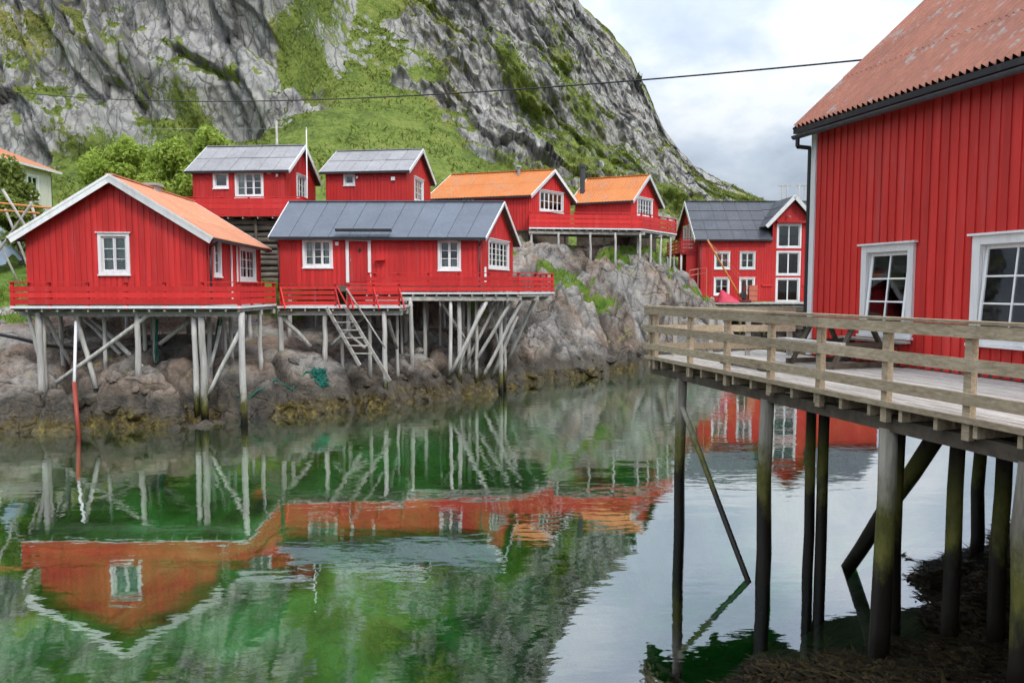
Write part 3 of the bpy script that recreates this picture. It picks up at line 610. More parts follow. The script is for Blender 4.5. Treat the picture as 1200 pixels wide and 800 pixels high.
def window(w, parent, s0, s1, za, zb, cols=2, rows=3, halves=2, cas=0.10, curtain=None, mat='white', proud=0.05, tilt=0.0, deep=0.07, panes=False, sill=True):
    m = MB(); e = 0.005
    w.blk(m, s0 - cas, s0, -e, proud, za - cas, zb + cas); w.blk(m, s1, s1 + cas, -e, proud, za - cas, zb + cas)
    w.blk(m, s0 + .001, s1 - .001, -e, proud - 0.004, zb, zb + cas - .002); w.blk(m, s0 + .001, s1 - .001, -e, proud - 0.004, za - cas + .002, za)
    if sill:
        w.blk(m, s0 - cas - 0.06, s1 + cas + 0.06, -e, proud + 0.05, zb + cas, zb + cas + 0.035)
        w.blk(m, s0 - cas - 0.03, s1 + cas + 0.03, -e, proud + 0.04, za - cas - 0.045, za - cas)
    # linings of the opening
    w.blk(m, s0, s0 + 0.02, -deep - 0.08, -e - .001, za, zb); w.blk(m, s1 - 0.02, s1, -deep - 0.08, -e - .001, za, zb)
    w.blk(m, s0 + .021, s1 - .021, -deep - 0.08, -e - .001, zb - 0.02, zb); w.blk(m, s0 + .021, s1 - .021, -deep - 0.08, -e - .001, za, za + 0.02)
    win = m.build('window', mat, parent)
    tn = math.tan(tilt); a0, a1, b0, b1 = s0 + 0.022, s1 - 0.022, za + 0.022, zb - 0.022
    def blk(mb, p, q, d0, d1, zl, zh):
        sh = lambda zz: (b1 - zz) * tn
        return mb.hexa([w.pt(p, d1 + sh(zl), zl), w.pt(q, d1 + sh(zl), zl), w.pt(q, d0 + sh(zl), zl), w.pt(p, d0 + sh(zl), zl), w.pt(p, d1 + sh(zh), zh), w.pt(q, d1 + sh(zh), zh), w.pt(q, d0 + sh(zh), zh), w.pt(p, d0 + sh(zh), zh)])
    d1 = -deep + 0.045; d0 = -deep; hw = (a1 - a0) / halves
    gl = MB()
    for hI in range(halves):
        p, q = a0 + hI * hw + 0.003, a0 + (hI + 1) * hw - 0.003; t = 0.05 if s1 - s0 > 0.7 else 0.04; sa = MB()
        blk(sa, p, p + t, d0, d1, b0, b1); blk(sa, q - t, q, d0, d1, b0, b1); blk(sa, p + t + .001, q - t - .001, d0, d1, b1 - t, b1); blk(sa, p + t + .001, q - t - .001, d0, d1, b0, b0 + t)
        nc = max(1, cols // halves); ph, pv = (q - p - 2 * t) / nc, (b1 - b0 - 2 * t) / rows
        for c in range(1, nc): blk(sa, p + t + c * ph - 0.014, p + t + c * ph + 0.014, d0 + .004, d1 - .006, b0 + t, b1 - t)
        for r_ in range(1, rows): blk(sa, p + t, q - t, d0 + .006, d1 - .009, b0 + t + r_ * pv - 0.014, b0 + t + r_ * pv + 0.014)
        sa.build('sash', mat, win)
        for c in range(nc):
            for r_ in range(rows):
                g = MB() if panes else gl
                blk(g, p + t + c * ph + .002, p + t + (c + 1) * ph - .002, d0 + 0.015, d0 + 0.021, b0 + t + r_ * pv + .002, b0 + t + (r_ + 1) * pv - .002)
                if panes: g.build('pane', 'glass', win)
    if not panes: gl.build('pane', 'glass', win)
    if curtain:
        cu = MB()
        for (f0, f1, g0, g1) in curtain:
            n = max(3, int((f1 - f0) * (a1 - a0) / 0.07)); z_0, z_1 = b0 + g0 * (b1 - b0), b0 + g1 * (b1 - b0)
            for i in range(n):
                aa = a0 + (a1 - a0) * (f0 + (f1 - f0) * i / n); bb = a0 + (a1 - a0) * (f0 + (f1 - f0) * (i + 1) / n); da, db = (-deep - 0.10 - 0.03 * (i % 2)), (-deep - 0.10 - 0.03 * ((i + 1) % 2))
                cu.hexa([w.pt(aa, da, z_0), w.pt(bb, db, z_0), w.pt(bb, db - .006, z_0), w.pt(aa, da - .006, z_0), w.pt(aa, da, z_1), w.pt(bb, db, z_1), w.pt(bb, db - .006, z_1), w.pt(aa, da - .006, z_1)])
        cu.build('curtain', 'curtain', win)
    return win

def door(w, parent, s0, s1, za, zb, mat='red', frame='white'):
    m = MB(); c = 0.14
    w.blk(m, s0 - c, s0, -.005, 0.07, za, zb + c); w.blk(m, s1, s1 + c, -.005, 0.07, za, zb + c); w.blk(m, s0 + .001, s1 - .001, -.005, 0.066, zb, zb + c - .002); w.blk(m, s0 - c - .04, s1 + c + .04, -.005, 0.09, zb + c, zb + c + 0.03)
    d = MB(); w.blk(d, s0 + .01, s1 - .01, -0.06, -0.015, za, zb - .01)
    for i in range(5):
        x0 = s0 + .03 + i * (s1 - s0 - .06) / 5; w.blk(d, x0, x0 + (s1 - s0 - .06) / 5 - .015, -0.0149, 0.0, za + .03, zb - .05)
    do = d.build('door', mat, parent); m.build('door_frame', frame, do)
    h = MB(); w.blk(h, s0 + .06, s0 + .09, 0.0, 0.05, za + .95, za + 1.1); h.build('handle', 'galv', do)
    cx_, cz = (s0 + s1) / 2 + .05, zb - .42; g = MB()
    g.hexa([w.pt(cx_, .004, cz - .12), w.pt(cx_ + .09, .004, cz), w.pt(cx_, .004, cz + .12), w.pt(cx_ - .09, .004, cz), w.pt(cx_, .012, cz - .12), w.pt(cx_ + .09, .012, cz), w.pt(cx_, .012, cz + .12), w.pt(cx_ - .09, .012, cz)])
    g.build('door_light', 'black', do); return do

def lerp4(A, B, C, D, u, v): return (A * (1 - u) + B * u) * (1 - v) + (D * (1 - u) + C * u) * v

def roof_side(parent, A, B, C, D, style, mat, n=10, m=1, wave=0.09, amp=0.012, gap=0.02):
    """A,B eave left/right, C,D ridge right/left"""
    nrm = (B - A).cross(D - A).normalized(); th = 0.09
    base = MB(); ns = 24
    for i in range(ns):
        q = [lerp4(A, B, C, D, i / ns, 0), lerp4(A, B, C, D, (i + 1) / ns, 0), lerp4(A, B, C, D, (i + 1) / ns, 1), lerp4(A, B, C, D, i / ns, 1)]
        base.hexa([p - nrm * th for p in q] + [p - nrm * .004 for p in q])
    rf = base.build('roof', 'dark_wood' if style != 'plain' else mat, parent)
    L = (B - A).length
    if style == 'wave':
        nu = int(L / wave * 8) + 1; us = np.linspace(0, 1, nu); off = np.cos(us * L / wave * 2 * math.pi) * amp + amp + 0.006
        rows = max(1, m); mb_v = []; 
        for r_ in range(rows):
            v0, v1 = r_ / rows, min(1.0, (r_ + 1) / rows + 0.03)
            lift = 0.004 * (r_ % 2)
            vv = []
            for k_, v in enumerate((v0, v1)):
                for u, o in zip(us, off): vv.append(tuple(lerp4(A, B, C, D, float(u), v) + nrm * (float(o) + lift + (0.006 if k_ == 0 else 0))))
            f = np.array([(i, i + 1, nu + i + 1, nu + i) for i in range(nu - 1)])
            mesh_np('corrugated_sheet', np.array(vv), f, mat, rf, smooth=True)
    elif style == 'panel':
        for i in range(n):
            for j in range(m):
                u0, u1, v0, v1 = i / n, (i + 1) / n, j / m, (j + 1) / m
                g = gap / L / 2; lift = 0.004 + random.uniform(0, 0.006)
                q = [lerp4(A, B, C, D, u0 + g, v0), lerp4(A, B, C, D, u1 - g, v0), lerp4(A, B, C, D, u1 - g, v1 - .012), lerp4(A, B, C, D, u0 + g, v1 - .012)]
                pb = MB().hexa([p + nrm * .002 for p in q] + [p + nrm * (.02 + lift + (.012 if k_ < 2 else 0)) for k_, p in enumerate(q)])
                pb.build('roof_panel', mat, rf)
    return rf, nrm

def house(name, label, FL, FR, BR, BL, zf, ef, eb, zr, wallmat='red', roofmat='roof_grey', style='panel', rn=8, rm=2, ov_e=0.35, ov_g=0.3, found=0.0, opens=None, sep='', pitch=0.2, bw=0.13, verge='white', vh=0.2, wave=0.09, fascia='black', ridge_mat=None, cat='cabin', corner=None, foundmat='concrete', amp=0.012, group=None):
    FL, FR, BR, BL = (Vector((p[0], p[1], 0)) for p in (FL, FR, BR, BL)); opens = opens or {}
    c = (FL + FR + BR + BL) / 4; root = empty(name, (c.x, c.y, min(zf, found or zf)), label, cat, group)
    def gab(P, Q, e0, e1):
        L = (Q - P).length
        f = lambda s: (e0 + (zr - e0) * s / (L / 2)) if s <= L / 2 else (zr + (e1 - zr) * (s - L / 2) / (L / 2))
        w = Wall(P, Q, zf, f); w.peak = L / 2; return w
    ws = {'F': Wall(FL, FR, zf, lambda s: ef), 'R': gab(FR, BR, ef, eb), 'B': Wall(BR, BL, zf, lambda s: eb), 'L': gab(BL, FL, eb, ef)}
    for k_, w in ws.items():
        ops = opens.get(k_, [])
        clad(w, root, [o[:4] for o in ops], wallmat, pitch, bw, k_ in sep)
        for o in ops:
            kw = dict(o[4])
            if kw.pop('door', False): door(w, root, *o[:4], **kw)
            else: window(w, root, *o[:4], **kw)
    fl = MB(); fl.hexa([Vector((p.x, p.y, zf - .15)) for p in (FL, FR, BR, BL)] + [Vector((p.x, p.y, zf - .005)) for p in (FL, FR, BR, BL)]); fl.build('floor', 'room', root)
    if found:
        ins = [p + (c - p).normalized() * 0.12 for p in (FL, FR, BR, BL)]
        MB().hexa([Vector((p.x, p.y, found)) for p in ins] + [Vector((p.x, p.y, zf - .151)) for p in ins]).build('foundation', foundmat, root)
    if corner:
        cm = MB()
        for P, Q in ((FL, FR), (FR, BR)):
            w = Wall(P, Q, zf, None); e_ = ef
            w.blk(cm, -.03, .09, 0, .045, zf - .03, ef - .02); w.blk(cm, w.L - .09, w.L + .03, 0, .045, zf - .03, (ef if P is FL else eb) - .02)
        cm.build('corner_board', corner, root)
    RL, RR = (FL + BL) / 2, (FR + BR) / 2; RL.z = RR.z = zr
    def slope(Ea, Eb, Ra, Rb, ez):
        Ea, Eb = Ea.copy(), Eb.copy(); Ea.z = Eb.z = ez
        Ea += (Ea - Ra).normalized() * ov_e; Eb += (Eb - Rb).normalized() * ov_e
        u = (Eb - Ea).normalized(); ur = (Rb - Ra).normalized(); up = Vector((0, 0, .11))
        return Ea - u * ov_g + up, Eb + u * ov_g + up, Rb + ur * ov_g + up, Ra - ur * ov_g + up
    sides = [slope(FL, FR, RL, RR, ef), slope(BR, BL, RR, RL, eb)]
    for si, (A, B, C, D) in enumerate(sides):
        rf, nrm = roof_side(root, A, B, C, D, style, roofmat, rn, rm, wave, amp)
        if verge:
            for (p, q) in ((A, D), (B, C)):
                out = (B - A).normalized() * (0.02 if p is B else -0.02)
                vb = MB(); vb.bar(p + out - nrm * (vh / 2 - .05) + (p - q).normalized() * .02, q + out - nrm * (vh / 2 - .05), 0.035, vh, nrm); 
                vb.bar(p + out * 1.9 - nrm * (.0) + (p - q).normalized() * .03, q + out * 1.9 - nrm * (.0), 0.03, .085, nrm)
                vb.build('bargeboard', verge, rf)
        if fascia:
            o_ = (A - D).normalized() * .03
            MB().bar(A + o_ - Vector((0, 0, .045)), B + o_ - Vector((0, 0, .045)), .09, .10).build('gutter', fascia, rf)
    A, B, C, D = sides[0]
    MB().bar(D + Vector((0, 0, .035)), C + Vector((0, 0, .035)), .26, .05).build('ridge_cap', ridge_mat or roofmat, root)
    return root, ws, sides

def tubes_part(parent, name, mat, segs, r, n=8, wob=0.0, seg=1):
    mb = MB()
    for a, b in segs: mb.tube(a, b, r, r, n, seg, wob)
    return mb.build(name, mat, parent, smooth=True)

# ------------------------------------------------------------------ terraces and railings
def railing(parent, pts, z, h, rails, mat='red_rail', spacing=1.5, post=0.09, cap=True, inward=0.06, face=None, name='railing', lean=0):
    """pts: corner points (x,y), outside on the right-hand side; rails: list of (lo,hi) above z"""
    g = empty(name, (pts[0][0], pts[0][1], z), parent=parent)
    for (p, q) in zip(pts[:-1], pts[1:]):
        w = Wall(p, q, z, None); n = max(1, round(w.L / spacing))
        for i in range(n + 1):
            s = min(max(w.L * i / n, post / 2), w.L - post / 2); mb = MB(); w.blk(mb, s - post / 2, s + post / 2, -post - .02, -.02, z - .12, z + h - .03); mb.build('post', mat, g)
            if lean and 0 <= i <= n:
                mb = MB(); mb.bar(w.pt(s, .0, z + h * .8), w.pt(s + .28, .42, z - .1), .05, .06); mb.build('strut', mat, g)
        for (lo, hi) in rails:
            dz = random.uniform(-.008, .008); mb = MB(); w.blk(mb, 0.001, w.L - 0.001, -.019, .006, z + lo + dz, z + hi + dz); mb.build('rail', mat, g)
        if cap: mb = MB(); w.blk(mb, -.01, w.L + .01, -post - .04, .04, z + h - .03, z + h + .005); mb.build('cap_rail', mat, g)
    return g
def platform(parent, quad, z, mat='grey_wood', nplank=20, th=0.045, joist=0.5, jmat='grey_wood', fascia_mat='grey_wood', edges=(0, 1, 2, 3), beam=True):
    """quad: front-left, front-right, back-right, back-left; planks run along the front"""
    A, B, C, D = (Vector((p[0], p[1], z)) for p in quad); mb = MB()
    for i in range(nplank):
        v0, v1 = i / nplank, (i + 1) / nplank - .004; dz = random.uniform(-.006, 0)
        q = [lerp4(A, B, C, D, 0, v0), lerp4(A, B, C, D, 1, v0), lerp4(A, B, C, D, 1, v1), lerp4(A, B, C, D, 0, v1)]
        mb.hexa([p + Vector((0, 0, dz - th)) for p in q] + [p + Vector((0, 0, dz)) for p in q])
    mb.build('deck', mat, parent)
    L = (B - A).length; n = max(2, int(L / joist)); jb = MB()
    for i in range(n + 1):
        u = min(max(i / n, .01), .99); a, b = lerp4(A, B, C, D, u, .004), lerp4(A, B, C, D, u, .99); jb.bar(a + V(0, 0, -th - .075), b + V(0, 0, -th - .075), .06, .14)
    jb.build('joists', jmat, parent)
    if beam:
        for v in (.07, .55, .93):
            MB().bar(lerp4(A, B, C, D, -.002, v) + V(0, 0, -th - .235), lerp4(A, B, C, D, 1.002, v) + V(0, 0, -th - .235), .12, .17).build('beam', jmat, parent)
    if fascia_mat:
        e = [(A, B), (B, C), (C, D), (D, A)]
        for i in edges:
            p, q = e[i]; w = Wall(p, q, z, None); m2 = MB(); w.blk(m2, 0, w.L, .003, .03, z - .075, z + .008); m2.build('edge_board', fascia_mat, parent)
def pile(parent, top, r=0.085, mat='pile_white', bottom=None, name='pile', sink=0.25):
    top = Vector(top); b = Vector(bottom) if bottom is not None else Vector((top.x + random.uniform(-.04, .04), top.y, ground(top.x, top.y) - sink))
    mb = MB(); mb.tube(b, top, r * 1.1, r * .92, 9, 4, .06 * r / .085 * .3); return mb.build(name, mat, parent, smooth=True)
# ================================================================== left cabin with the orange roof
CUR = [(0, 1, 0, 1)]
houseA, wA, rA = house('stilt_cabin', 'red cabin with orange roof and wide white gable facing the water', (-11.08, 27.05), (-11.58, 34.4), (-17.85, 34.0), (-17.35, 26.65), 4.30, 6.66, 6.66, 8.62,
    roofmat='roof_orange', style='wave', rm=3, wave=0.16, amp=.02, ov_e=0.42, ov_g=0.38, sep='FL', pitch=0.205, bw=0.14, vh=0.27, ridge_mat='roof_orange',
    opens={'L': [(2.62, 3.5, 5.36, 6.62, dict(cols=2, rows=3, panes=True, curtain=CUR, cas=.11))],
           'F': [(0.86, 1.5, 5.3, 6.5, dict(cols=1, halves=1, rows=3, curtain=CUR)), (4.1, 6.3, 5.18, 6.42, dict(cols=4, halves=2, rows=3, curtain=[(0, .3, 0, 1), (.7, 1, 0, 1)]))]})
w = wA['F']
for s in (2.75, 3.5):
    MB().bar(w.pt(s, .07, 4.3), w.pt(s, .07, 6.5), .07, .05, w.n).build('white_batten', 'white', houseA)
mb = MB(); mb.tube(w.pt(.08, .12, 4.2), w.pt(.08, .12, 6.25), .04, .04, 8); mb.tube(w.pt(.08, .12, 6.25), w.pt(.02, .42, 6.42), .04, .04, 8); mb.build('downpipe', 'black', houseA, smooth=True)
mb = MB(); mb.box(-14.75, -14.25, 30.0, 30.5, 8.3, 8.86); ch = mb.build('chimney', 'concrete', houseA); MB().box(-14.83, -14.17, 29.92, 30.58, 8.86, 8.95).build('chimney_cap', 'concrete', ch)

# its terrace
R4 = [(.06, .24), (.29, .46), (.51, .68)]
tA = empty('stilt_terrace', (-13.3, 26, 4.1), 'red railed wooden terrace on pale stilts in front of the orange roofed cabin', 'terrace')
zT = 4.14
platform(tA, [(-17.25, 25.55), (-9.35, 25.6), (-9.45, 29.75), (-17.6, 34)], zT, nplank=30, fascia_mat='white_worn', edges=(0, 1))
railing(tA, [(-17.55, 28.5), (-17.25, 25.55), (-9.35, 25.6), (-9.45, 29.75)], zT, .84, R4, spacing=1.35)
u_ = zT - .33
for px, Y, r in [(45, 25.9, .11), (50, 26.1, .09), (71, 27.5, .08), (122, 26.6, .07), (161, 26.0, .10), (168, 27.5, .07), (181, 27.4, .075), (227, 26.1, .095), (236, 26.0, .12), (245, 27.3, .08), (262, 28.3, .07), (270, 28.5, .07), (283, 25.85, .11), (304, 28.3, .08)]:
    p = at(px, 372, Y); pile(tA, (p.x, Y, u_ + .1), r)
def pole(parent, a, b, r, mat='pile_white', name='brace'):
    mb = MB(); mb.tube(a, b, r * 1.05, r * .95, 8, 4, r * .25); return mb.build(name, mat, parent, smooth=True)
for (x0, y0, Y0, x1, y1, Y1, r) in [(91, 376, 26.2, 113, 455, 26.0, .085), (65, 449, 26.0, 178, 366, 26.0, .075), (108, 374, 27.6, 218, 478, 25.8, .085), (99, 374, 28, 141, 415, 27.2, .08), (187, 403, 27.2, 222, 376, 27.2, .075), (281, 388, 26.1, 240, 470, 26.0, .07), (258, 382, 27.4, 247, 430, 27.0, .06), (53, 370, 26.6, 84, 428, 27.4, .07), (33, 368, 26.0, 53, 445, 26.2, .06)]:
    pole(tA, at(x0, y0, Y0), at(x1, y1, Y1), r)

# boardwalk between the two cabins
tM = empty('boardwalk', (-7, 31, 4.05), 'low red railed boardwalk between the two waterside cabins with ladder gap', 'boardwalk')
zM = 4.04
platform(tM, [(-9.4, 29.75), (-4.45, 29.9), (-4.45, 33.4), (-9.6, 33.3)], zM, nplank=22, fascia_mat='white_worn', edges=(0, 1))
R5 = [(.05, .2), (.26, .41), (.47, .62), (.68, .8)]
railing(tM, [(-9.3, 29.75), (-7.05, 29.83)], zM, .9, R5, spacing=2.1, lean=1)
railing(tM, [(-6.62, 29.84), (-4.5, 29.9)], zM, .9, R5, spacing=1.15, lean=1)
um = zM - .3
for px, Y, r in [(328, 30.1, .11), (381, 30.1, .1), (400, 31, .07), (433, 30.6, .08), (450, 30.1, .1), (465, 31.8, .07)]:
    p = at(px, 370, Y); pile(tM, (p.x, Y, um + .1), r)
for (x0, y0, Y0, x1, y1, Y1, r) in [(332, 372, 30.2, 364, 406, 30.6, .09), (455, 374, 30.4, 465, 408, 31.4, .07), (430, 368, 31, 388, 404, 30.4, .06), (400, 383, 31, 428, 408, 30.2, .06)]:
    pole(tM, at(x0, y0, Y0), at(x1, y1, Y1), r)

# ladder stairs down to the rock
lad = empty('ladder_stairs', (-6, 29, 1.4), 'steep grey wooden ladder stairs from the boardwalk down to the rock', 'stairs')
la, lb = Vector((-7.42, 29.75, 3.98)), Vector((-5.95, 28.9, 1.75)); ra_, rb_ = Vector((-6.65, 29.75, 3.98)), Vector((-4.75, 28.75, 1.15))
MB().bar(la, lb, .05, .14).build('stringer', 'grey_wood', lad); MB().bar(ra_, rb_, .05, .14).build('stringer', 'grey_wood', lad)
for i in range(6):
    t = .12 + i * .135; a, b = la.lerp(lb, t), ra_.lerp(ra_ + (lb - la), t); MB().bar(a, b, .16, .035).build('tread', 'grey_wood', lad)
pole(lad, Vector((-7.0, 29.7, 4.85)), Vector((-6.45, 29.55, 3.9)), .035, 'red_rail', 'handrail'); pole(lad, Vector((-6.62, 29.72, 4.75)), Vector((-5.0, 29.2, 2.4)), .035, 'grey_wood', 'handrail')

# grey roofed cabin in the middle
houseB, wB, rB = house('stilt_cabin', 'long red cabin with blue-grey metal roof and red front door', (-10.64, 34.0), (-1.38, 34.3), (0.05, 39.0), (-10.5, 39.2), 4.92, 7.16, 7.16, 8.84,
    roofmat='roof_slate', style='panel', rn=11, rm=1, ov_e=0.42, ov_g=0.28, sep='FR', pitch=0.2, bw=0.135, vh=0.2,
    opens={'F': [(1.2, 2.37, 5.8, 6.92, dict(cols=3, halves=3, rows=3, curtain=[(0, .3, 0, 1), (.75, 1, 0, 1)])), (3.2, 4.06, 5.02, 6.9, dict(door=True)), (7.34, 8.2, 5.68, 6.92, dict(cols=2, rows=3, curtain=[(0, 1, 0, .3)]))],
           'R': [(0.95, 4.0, 5.8, 7.0, dict(cols=5, halves=5, rows=4, curtain=CUR))]})
for (x_, y_) in [(-10.3, 34.4), (-7.6, 34.5), (-5, 34.6), (-2, 34.7), (-10.2, 38.8), (-7, 38.8), (-3.6, 38.8), (-.4, 38.6), (-8.6, 36.6), (-4.2, 36.6)]: pile(houseB, (x_, y_, 4.8), .1)
for (x_, y_) in [(-16.9, 29), (-14.2, 29.3), (-11.5, 29.3), (-17.2, 33.2), (-14.6, 33.4), (-11.9, 33.6)]: pile(houseA, (x_, y_, 4.18), .1)
w = wB['F']; mb = MB(); w.blk(mb, 2.9, 4.4, .03, .9, 4.62, 4.88); mb.build('door_step', 'dark_wood', houseB)
mb = MB(); w.blk(mb, 2.7, 5.2, .3, .62, 7.3, 7.42); mb.build('snow_guard', 'black', houseB)
mb = MB(); w.blk(mb, 4.4, 4.85, .03, .3, 6.02, 6.08); mb.build('wall_shelf', 'red', houseB)
mb = MB(); w.blk(mb, 2.6, 2.76, .03, .14, 6.7, 6.86); mb.build('wall_lamp', 'white', houseB)
for px in (325, 562):
    p = at(px, 280, 33.8); mb = MB(); mb.tube((p.x, 33.88, 4.6), (p.x, 33.88, 6.7), .035, .035, 8); mb.tube((p.x, 33.88, 6.7), (p.x, 33.6, 6.9), .035, .035, 8); mb.build('downpipe', 'black', houseB, smooth=True)
w = wB['R']; mb = MB(); w.blk(mb, .25, .55, .026, .03, 5.0, 5.75); mb.build('bare_patch', 'white_worn', houseB)

tB = empty('stilt_terrace', (-2, 33.5, 4.5), 'red railed terrace on crowded slanting stilts below the blue-grey roofed cabin', 'terrace')
zB = 4.58
platform(tB, [(-6.4, 32.45), (0.3, 32.5), (1.95, 34.7), (-6.4, 34.0)], zB, nplank=14, fascia_mat='white_worn', edges=(0, 1))
platform(tB, [(-1.3, 34.3), (1.95, 34.7), (1.2, 39), (0.1, 39)], zB - .004, nplank=16, fascia_mat=None, beam=False)
railing(tB, [(-6.3, 33.9), (-6.3, 32.45), (0.3, 32.5), (1.95, 34.7), (1.25, 38.6)], zB, .86, R4, spacing=1.25)
ub = zB - .3
for px, Y, r in [(481, 32.6, .1), (498, 33.6, .09), (528, 32.7, .08), (538, 32.9, .1), (543, 34, .07), (549.5, 33.6, .08), (558.5, 33.2, .08), (587, 33.4, .1), (592, 34.6, .07), (470, 34.2, .06), (516, 34.8, .06)]:
    p = at(px, 356, Y); pile(tB, (p.x, Y, ub + .1), r)
for (x0, y0, Y0, x1, y1, Y1, r) in [(571, 352, 32.7, 533, 428, 32.5, .085), (583, 353, 33.4, 552, 415, 33.4, .07), (599, 353, 32.9, 560, 420, 33.2, .08), (611, 352, 33.2, 562, 450, 33.5, .085), (606, 370, 33.8, 577, 440, 34.0, .08), (627, 350, 34.2, 597, 418, 35.2, .08), (566, 355, 33, 541, 420, 32.8, .07), (516, 352, 33.2, 538, 386, 33.4, .06), (572, 352, 34, 588, 420, 34.2, .06), (475, 366, 33.6, 492, 402, 34.6, .06)]:
    a, b = at(x0, y0, Y0), at(x1, y1, Y1); pole(tB, a, b + (b - a).normalized() * .5, r)

# upper left grey roofed cabin
houseC, wC, rC = house('upper_cabin', 'red cabin with grey panel roof above a log wall, flagpole at its gable', (-17.5, 41.2), (-12.3, 40.8), (-11.93, 45.6), (-17.13, 46.0), 8.62, 11.15, 11.15, 12.78,
    roofmat='roof_grey', style='panel', rn=7, rm=2, ov_e=0.3, ov_g=0.28, vh=0.2, wallmat='red', found=5.5, foundmat='dark_wood', pitch=.2, bw=.14,
    opens={'F': [(1.27, 1.95, 10.3, 10.98, dict(cols=1, halves=1, rows=1)), (2.5, 3.9, 9.8, 11.0, dict(cols=3, halves=3, rows=3, curtain=[(0, .25, 0, 1)]))],
           'R': [(1.75, 3.1, 9.85, 11.12, dict(cols=3, halves=3, rows=3, curtain=[(0, .4, 0, 1)]))]})
w = wC['F']
for s, z_, a_, b_ in [(4.25, 10.95, .2, .1), (4.75, 10.78, .1, .16)]:
    mb = MB(); w.blk(mb, s, s + a_, .03, .15, z_, z_ + b_); mb.build('wall_lamp', 'white', houseC)
tC = empty('log_balcony', (-14.4, 40, 7), 'red boarded balcony over a wall of old stacked logs, below the upper left cabin', 'balcony')
platform(tC, [(-18.1, 39.5), (-11.0, 39.3), (-11.0, 40.85), (-18.1, 41.1)], 8.6, nplank=10, fascia_mat='red_rail', edges=(0, 1), joist=.75, beam=False)
railing(tC, [(-18.1, 41), (-18.1, 39.5), (-11.0, 39.3), (-11.0, 40.7)], 8.6, .95, [(.03, .3), (.33, .58), (.61, .86)], spacing=1.5)
for i in range(11):
    z_ = 8.25 - i * .31; mb = MB(); mb.tube((-17.2 + random.uniform(-.2, .2), 40.3 + random.uniform(-.05, .05), z_), (-10.9 + random.uniform(-.2, .2), 40.0 + random.uniform(-.05, .05), z_), .155, .14, 9, 6, .05); mb.build('log', 'log_wood', tC, smooth=True)
for x in (-16.5, -13.6, -11.2): pile(tC, (x, 39.75, 8.45), .08, 'dark_wood', (x, 39.75, ground(x, 39.75) - .2))
fp = empty('flagpole', (-11.6, 43.4, 8), 'thin white flagpole rising beside the ridge of the upper left cabin', 'flagpole')
p0, p1 = at(359, 215, 42.6), at(359, 151, 42.6); MB().tube(Vector((p0.x, p0.y, ground(p0.x, p0.y) - .2)), p1, .045, .03, 8).build('pole', 'white', fp, smooth=True); MB().tube(p1 - V(0, 0, .02), p1 + V(0, 0, .07), .06, .02, 8).build('finial', 'white', fp, smooth=True)

houseD, wD, rD = house('upper_cabin', 'small red cabin with grey panel roof behind the blue-grey roofed cabin', (-10.7, 43.2), (-6.0, 42.6), (-5.15, 47.5), (-9.95, 48.1), 8.62, 11.4, 11.4, 12.9,
    roofmat='roof_grey', style='panel', rn=6, rm=2, ov_e=0.3, ov_g=0.26, vh=0.2, wallmat='red_worn', found=5.0, foundmat='dark_wood', pitch=.2, bw=.14,
    opens={'F': [(1.17, 1.65, 10.72, 11.2, dict(cols=1, halves=1, rows=1))], 'R': [(1.55, 3.2, 10.0, 11.2, dict(cols=4, halves=2, rows=3, curtain=CUR))]})
w = wD['F']
for s, z_, a_, b_ in [(1.85, 11.0, .1, .12), (3.9, 10.85, .22, .2)]:
    mb = MB(); w.blk(mb, s, s + a_, .03, .15, z_, z_ + b_); mb.build('wall_lamp', 'white', houseD)

# the two orange roofed cabins on the knoll
houseE, wE, rE = house('knoll_cabin', 'red cabin with weathered orange roof, nearer and longer of two on the knoll', (-5.3, 50.0), (1.1, 48.0), (4.0, 51.3), (-2.4, 53.3), 8.55, 10.75, 10.75, 12.42,
    roofmat='roof_orange2', style='wave', wave=.2, amp=.02, ov_e=.35, ov_g=.3, vh=.24, wallmat='red', found=6.5, foundmat='dark_wood', pitch=.2, bw=.14,
    opens={'F': [(2.25, 2.85, 10.0, 10.6, dict(cols=2, halves=2, rows=1))], 'R': [(1.1, 3.45, 9.9, 11.05, dict(cols=5, halves=5, rows=2, curtain=[(0, .55, 0, 1), (.8, 1, 0, 1)]))]})
p = at(608, 205, 49.6); MB().tube((p.x, 49.9, 12.2), (p.x, 49.9, 12.75), .09, .09, 8).tube((p.x, 49.9, 12.75), (p.x, 49.9, 12.85), .2, .16, 8).build('flue', 'galv', houseE)
houseF, wF, rF = house('knoll_cabin', 'red cabin with orange roof and metal stove pipe, right of two on the knoll', (4.35, 51.6), (7.9, 50.0), (10.45, 53.5), (6.9, 55.1), 8.55, 10.65, 10.65, 12.38,
    roofmat='roof_orange2', style='wave', wave=.2, amp=.02, ov_e=.35, ov_g=.3, vh=.24, wallmat='red', found=6.5, foundmat='dark_wood', pitch=.2, bw=.14,
    opens={'R': [(1.05, 3.2, 9.72, 10.85, dict(cols=5, halves=5, rows=3, curtain=CUR))]})
p = at(683, 205, 52.0); MB().tube((p.x, 52.2, 11.2), (p.x, 52.2, 13.1), .17, .17, 12).tube((p.x, 52.2, 13.1), (p.x, 52.2, 13.3), .23, .23, 12).build('stove_pipe', 'dark_grey', houseF, smooth=False)
tE = empty('knoll_terrace', (5, 48, 7.5), 'shared red railed terrace in front of the two orange roofed cabins on the rock knoll', 'terrace')
zE = 8.5
platform(tE, [(1.05, 46.2), (8.2, 47.2), (11.35, 51.6), (1.15, 48.2)], zE, nplank=16, fascia_mat='white_worn', edges=(0, 1))
railing(tE, [(1.15, 48.1), (1.05, 46.2), (8.2, 47.2), (11.35, 51.6)], zE, .98, [(.04, .26), (.32, .54), (.6, .82)], spacing=1.5)
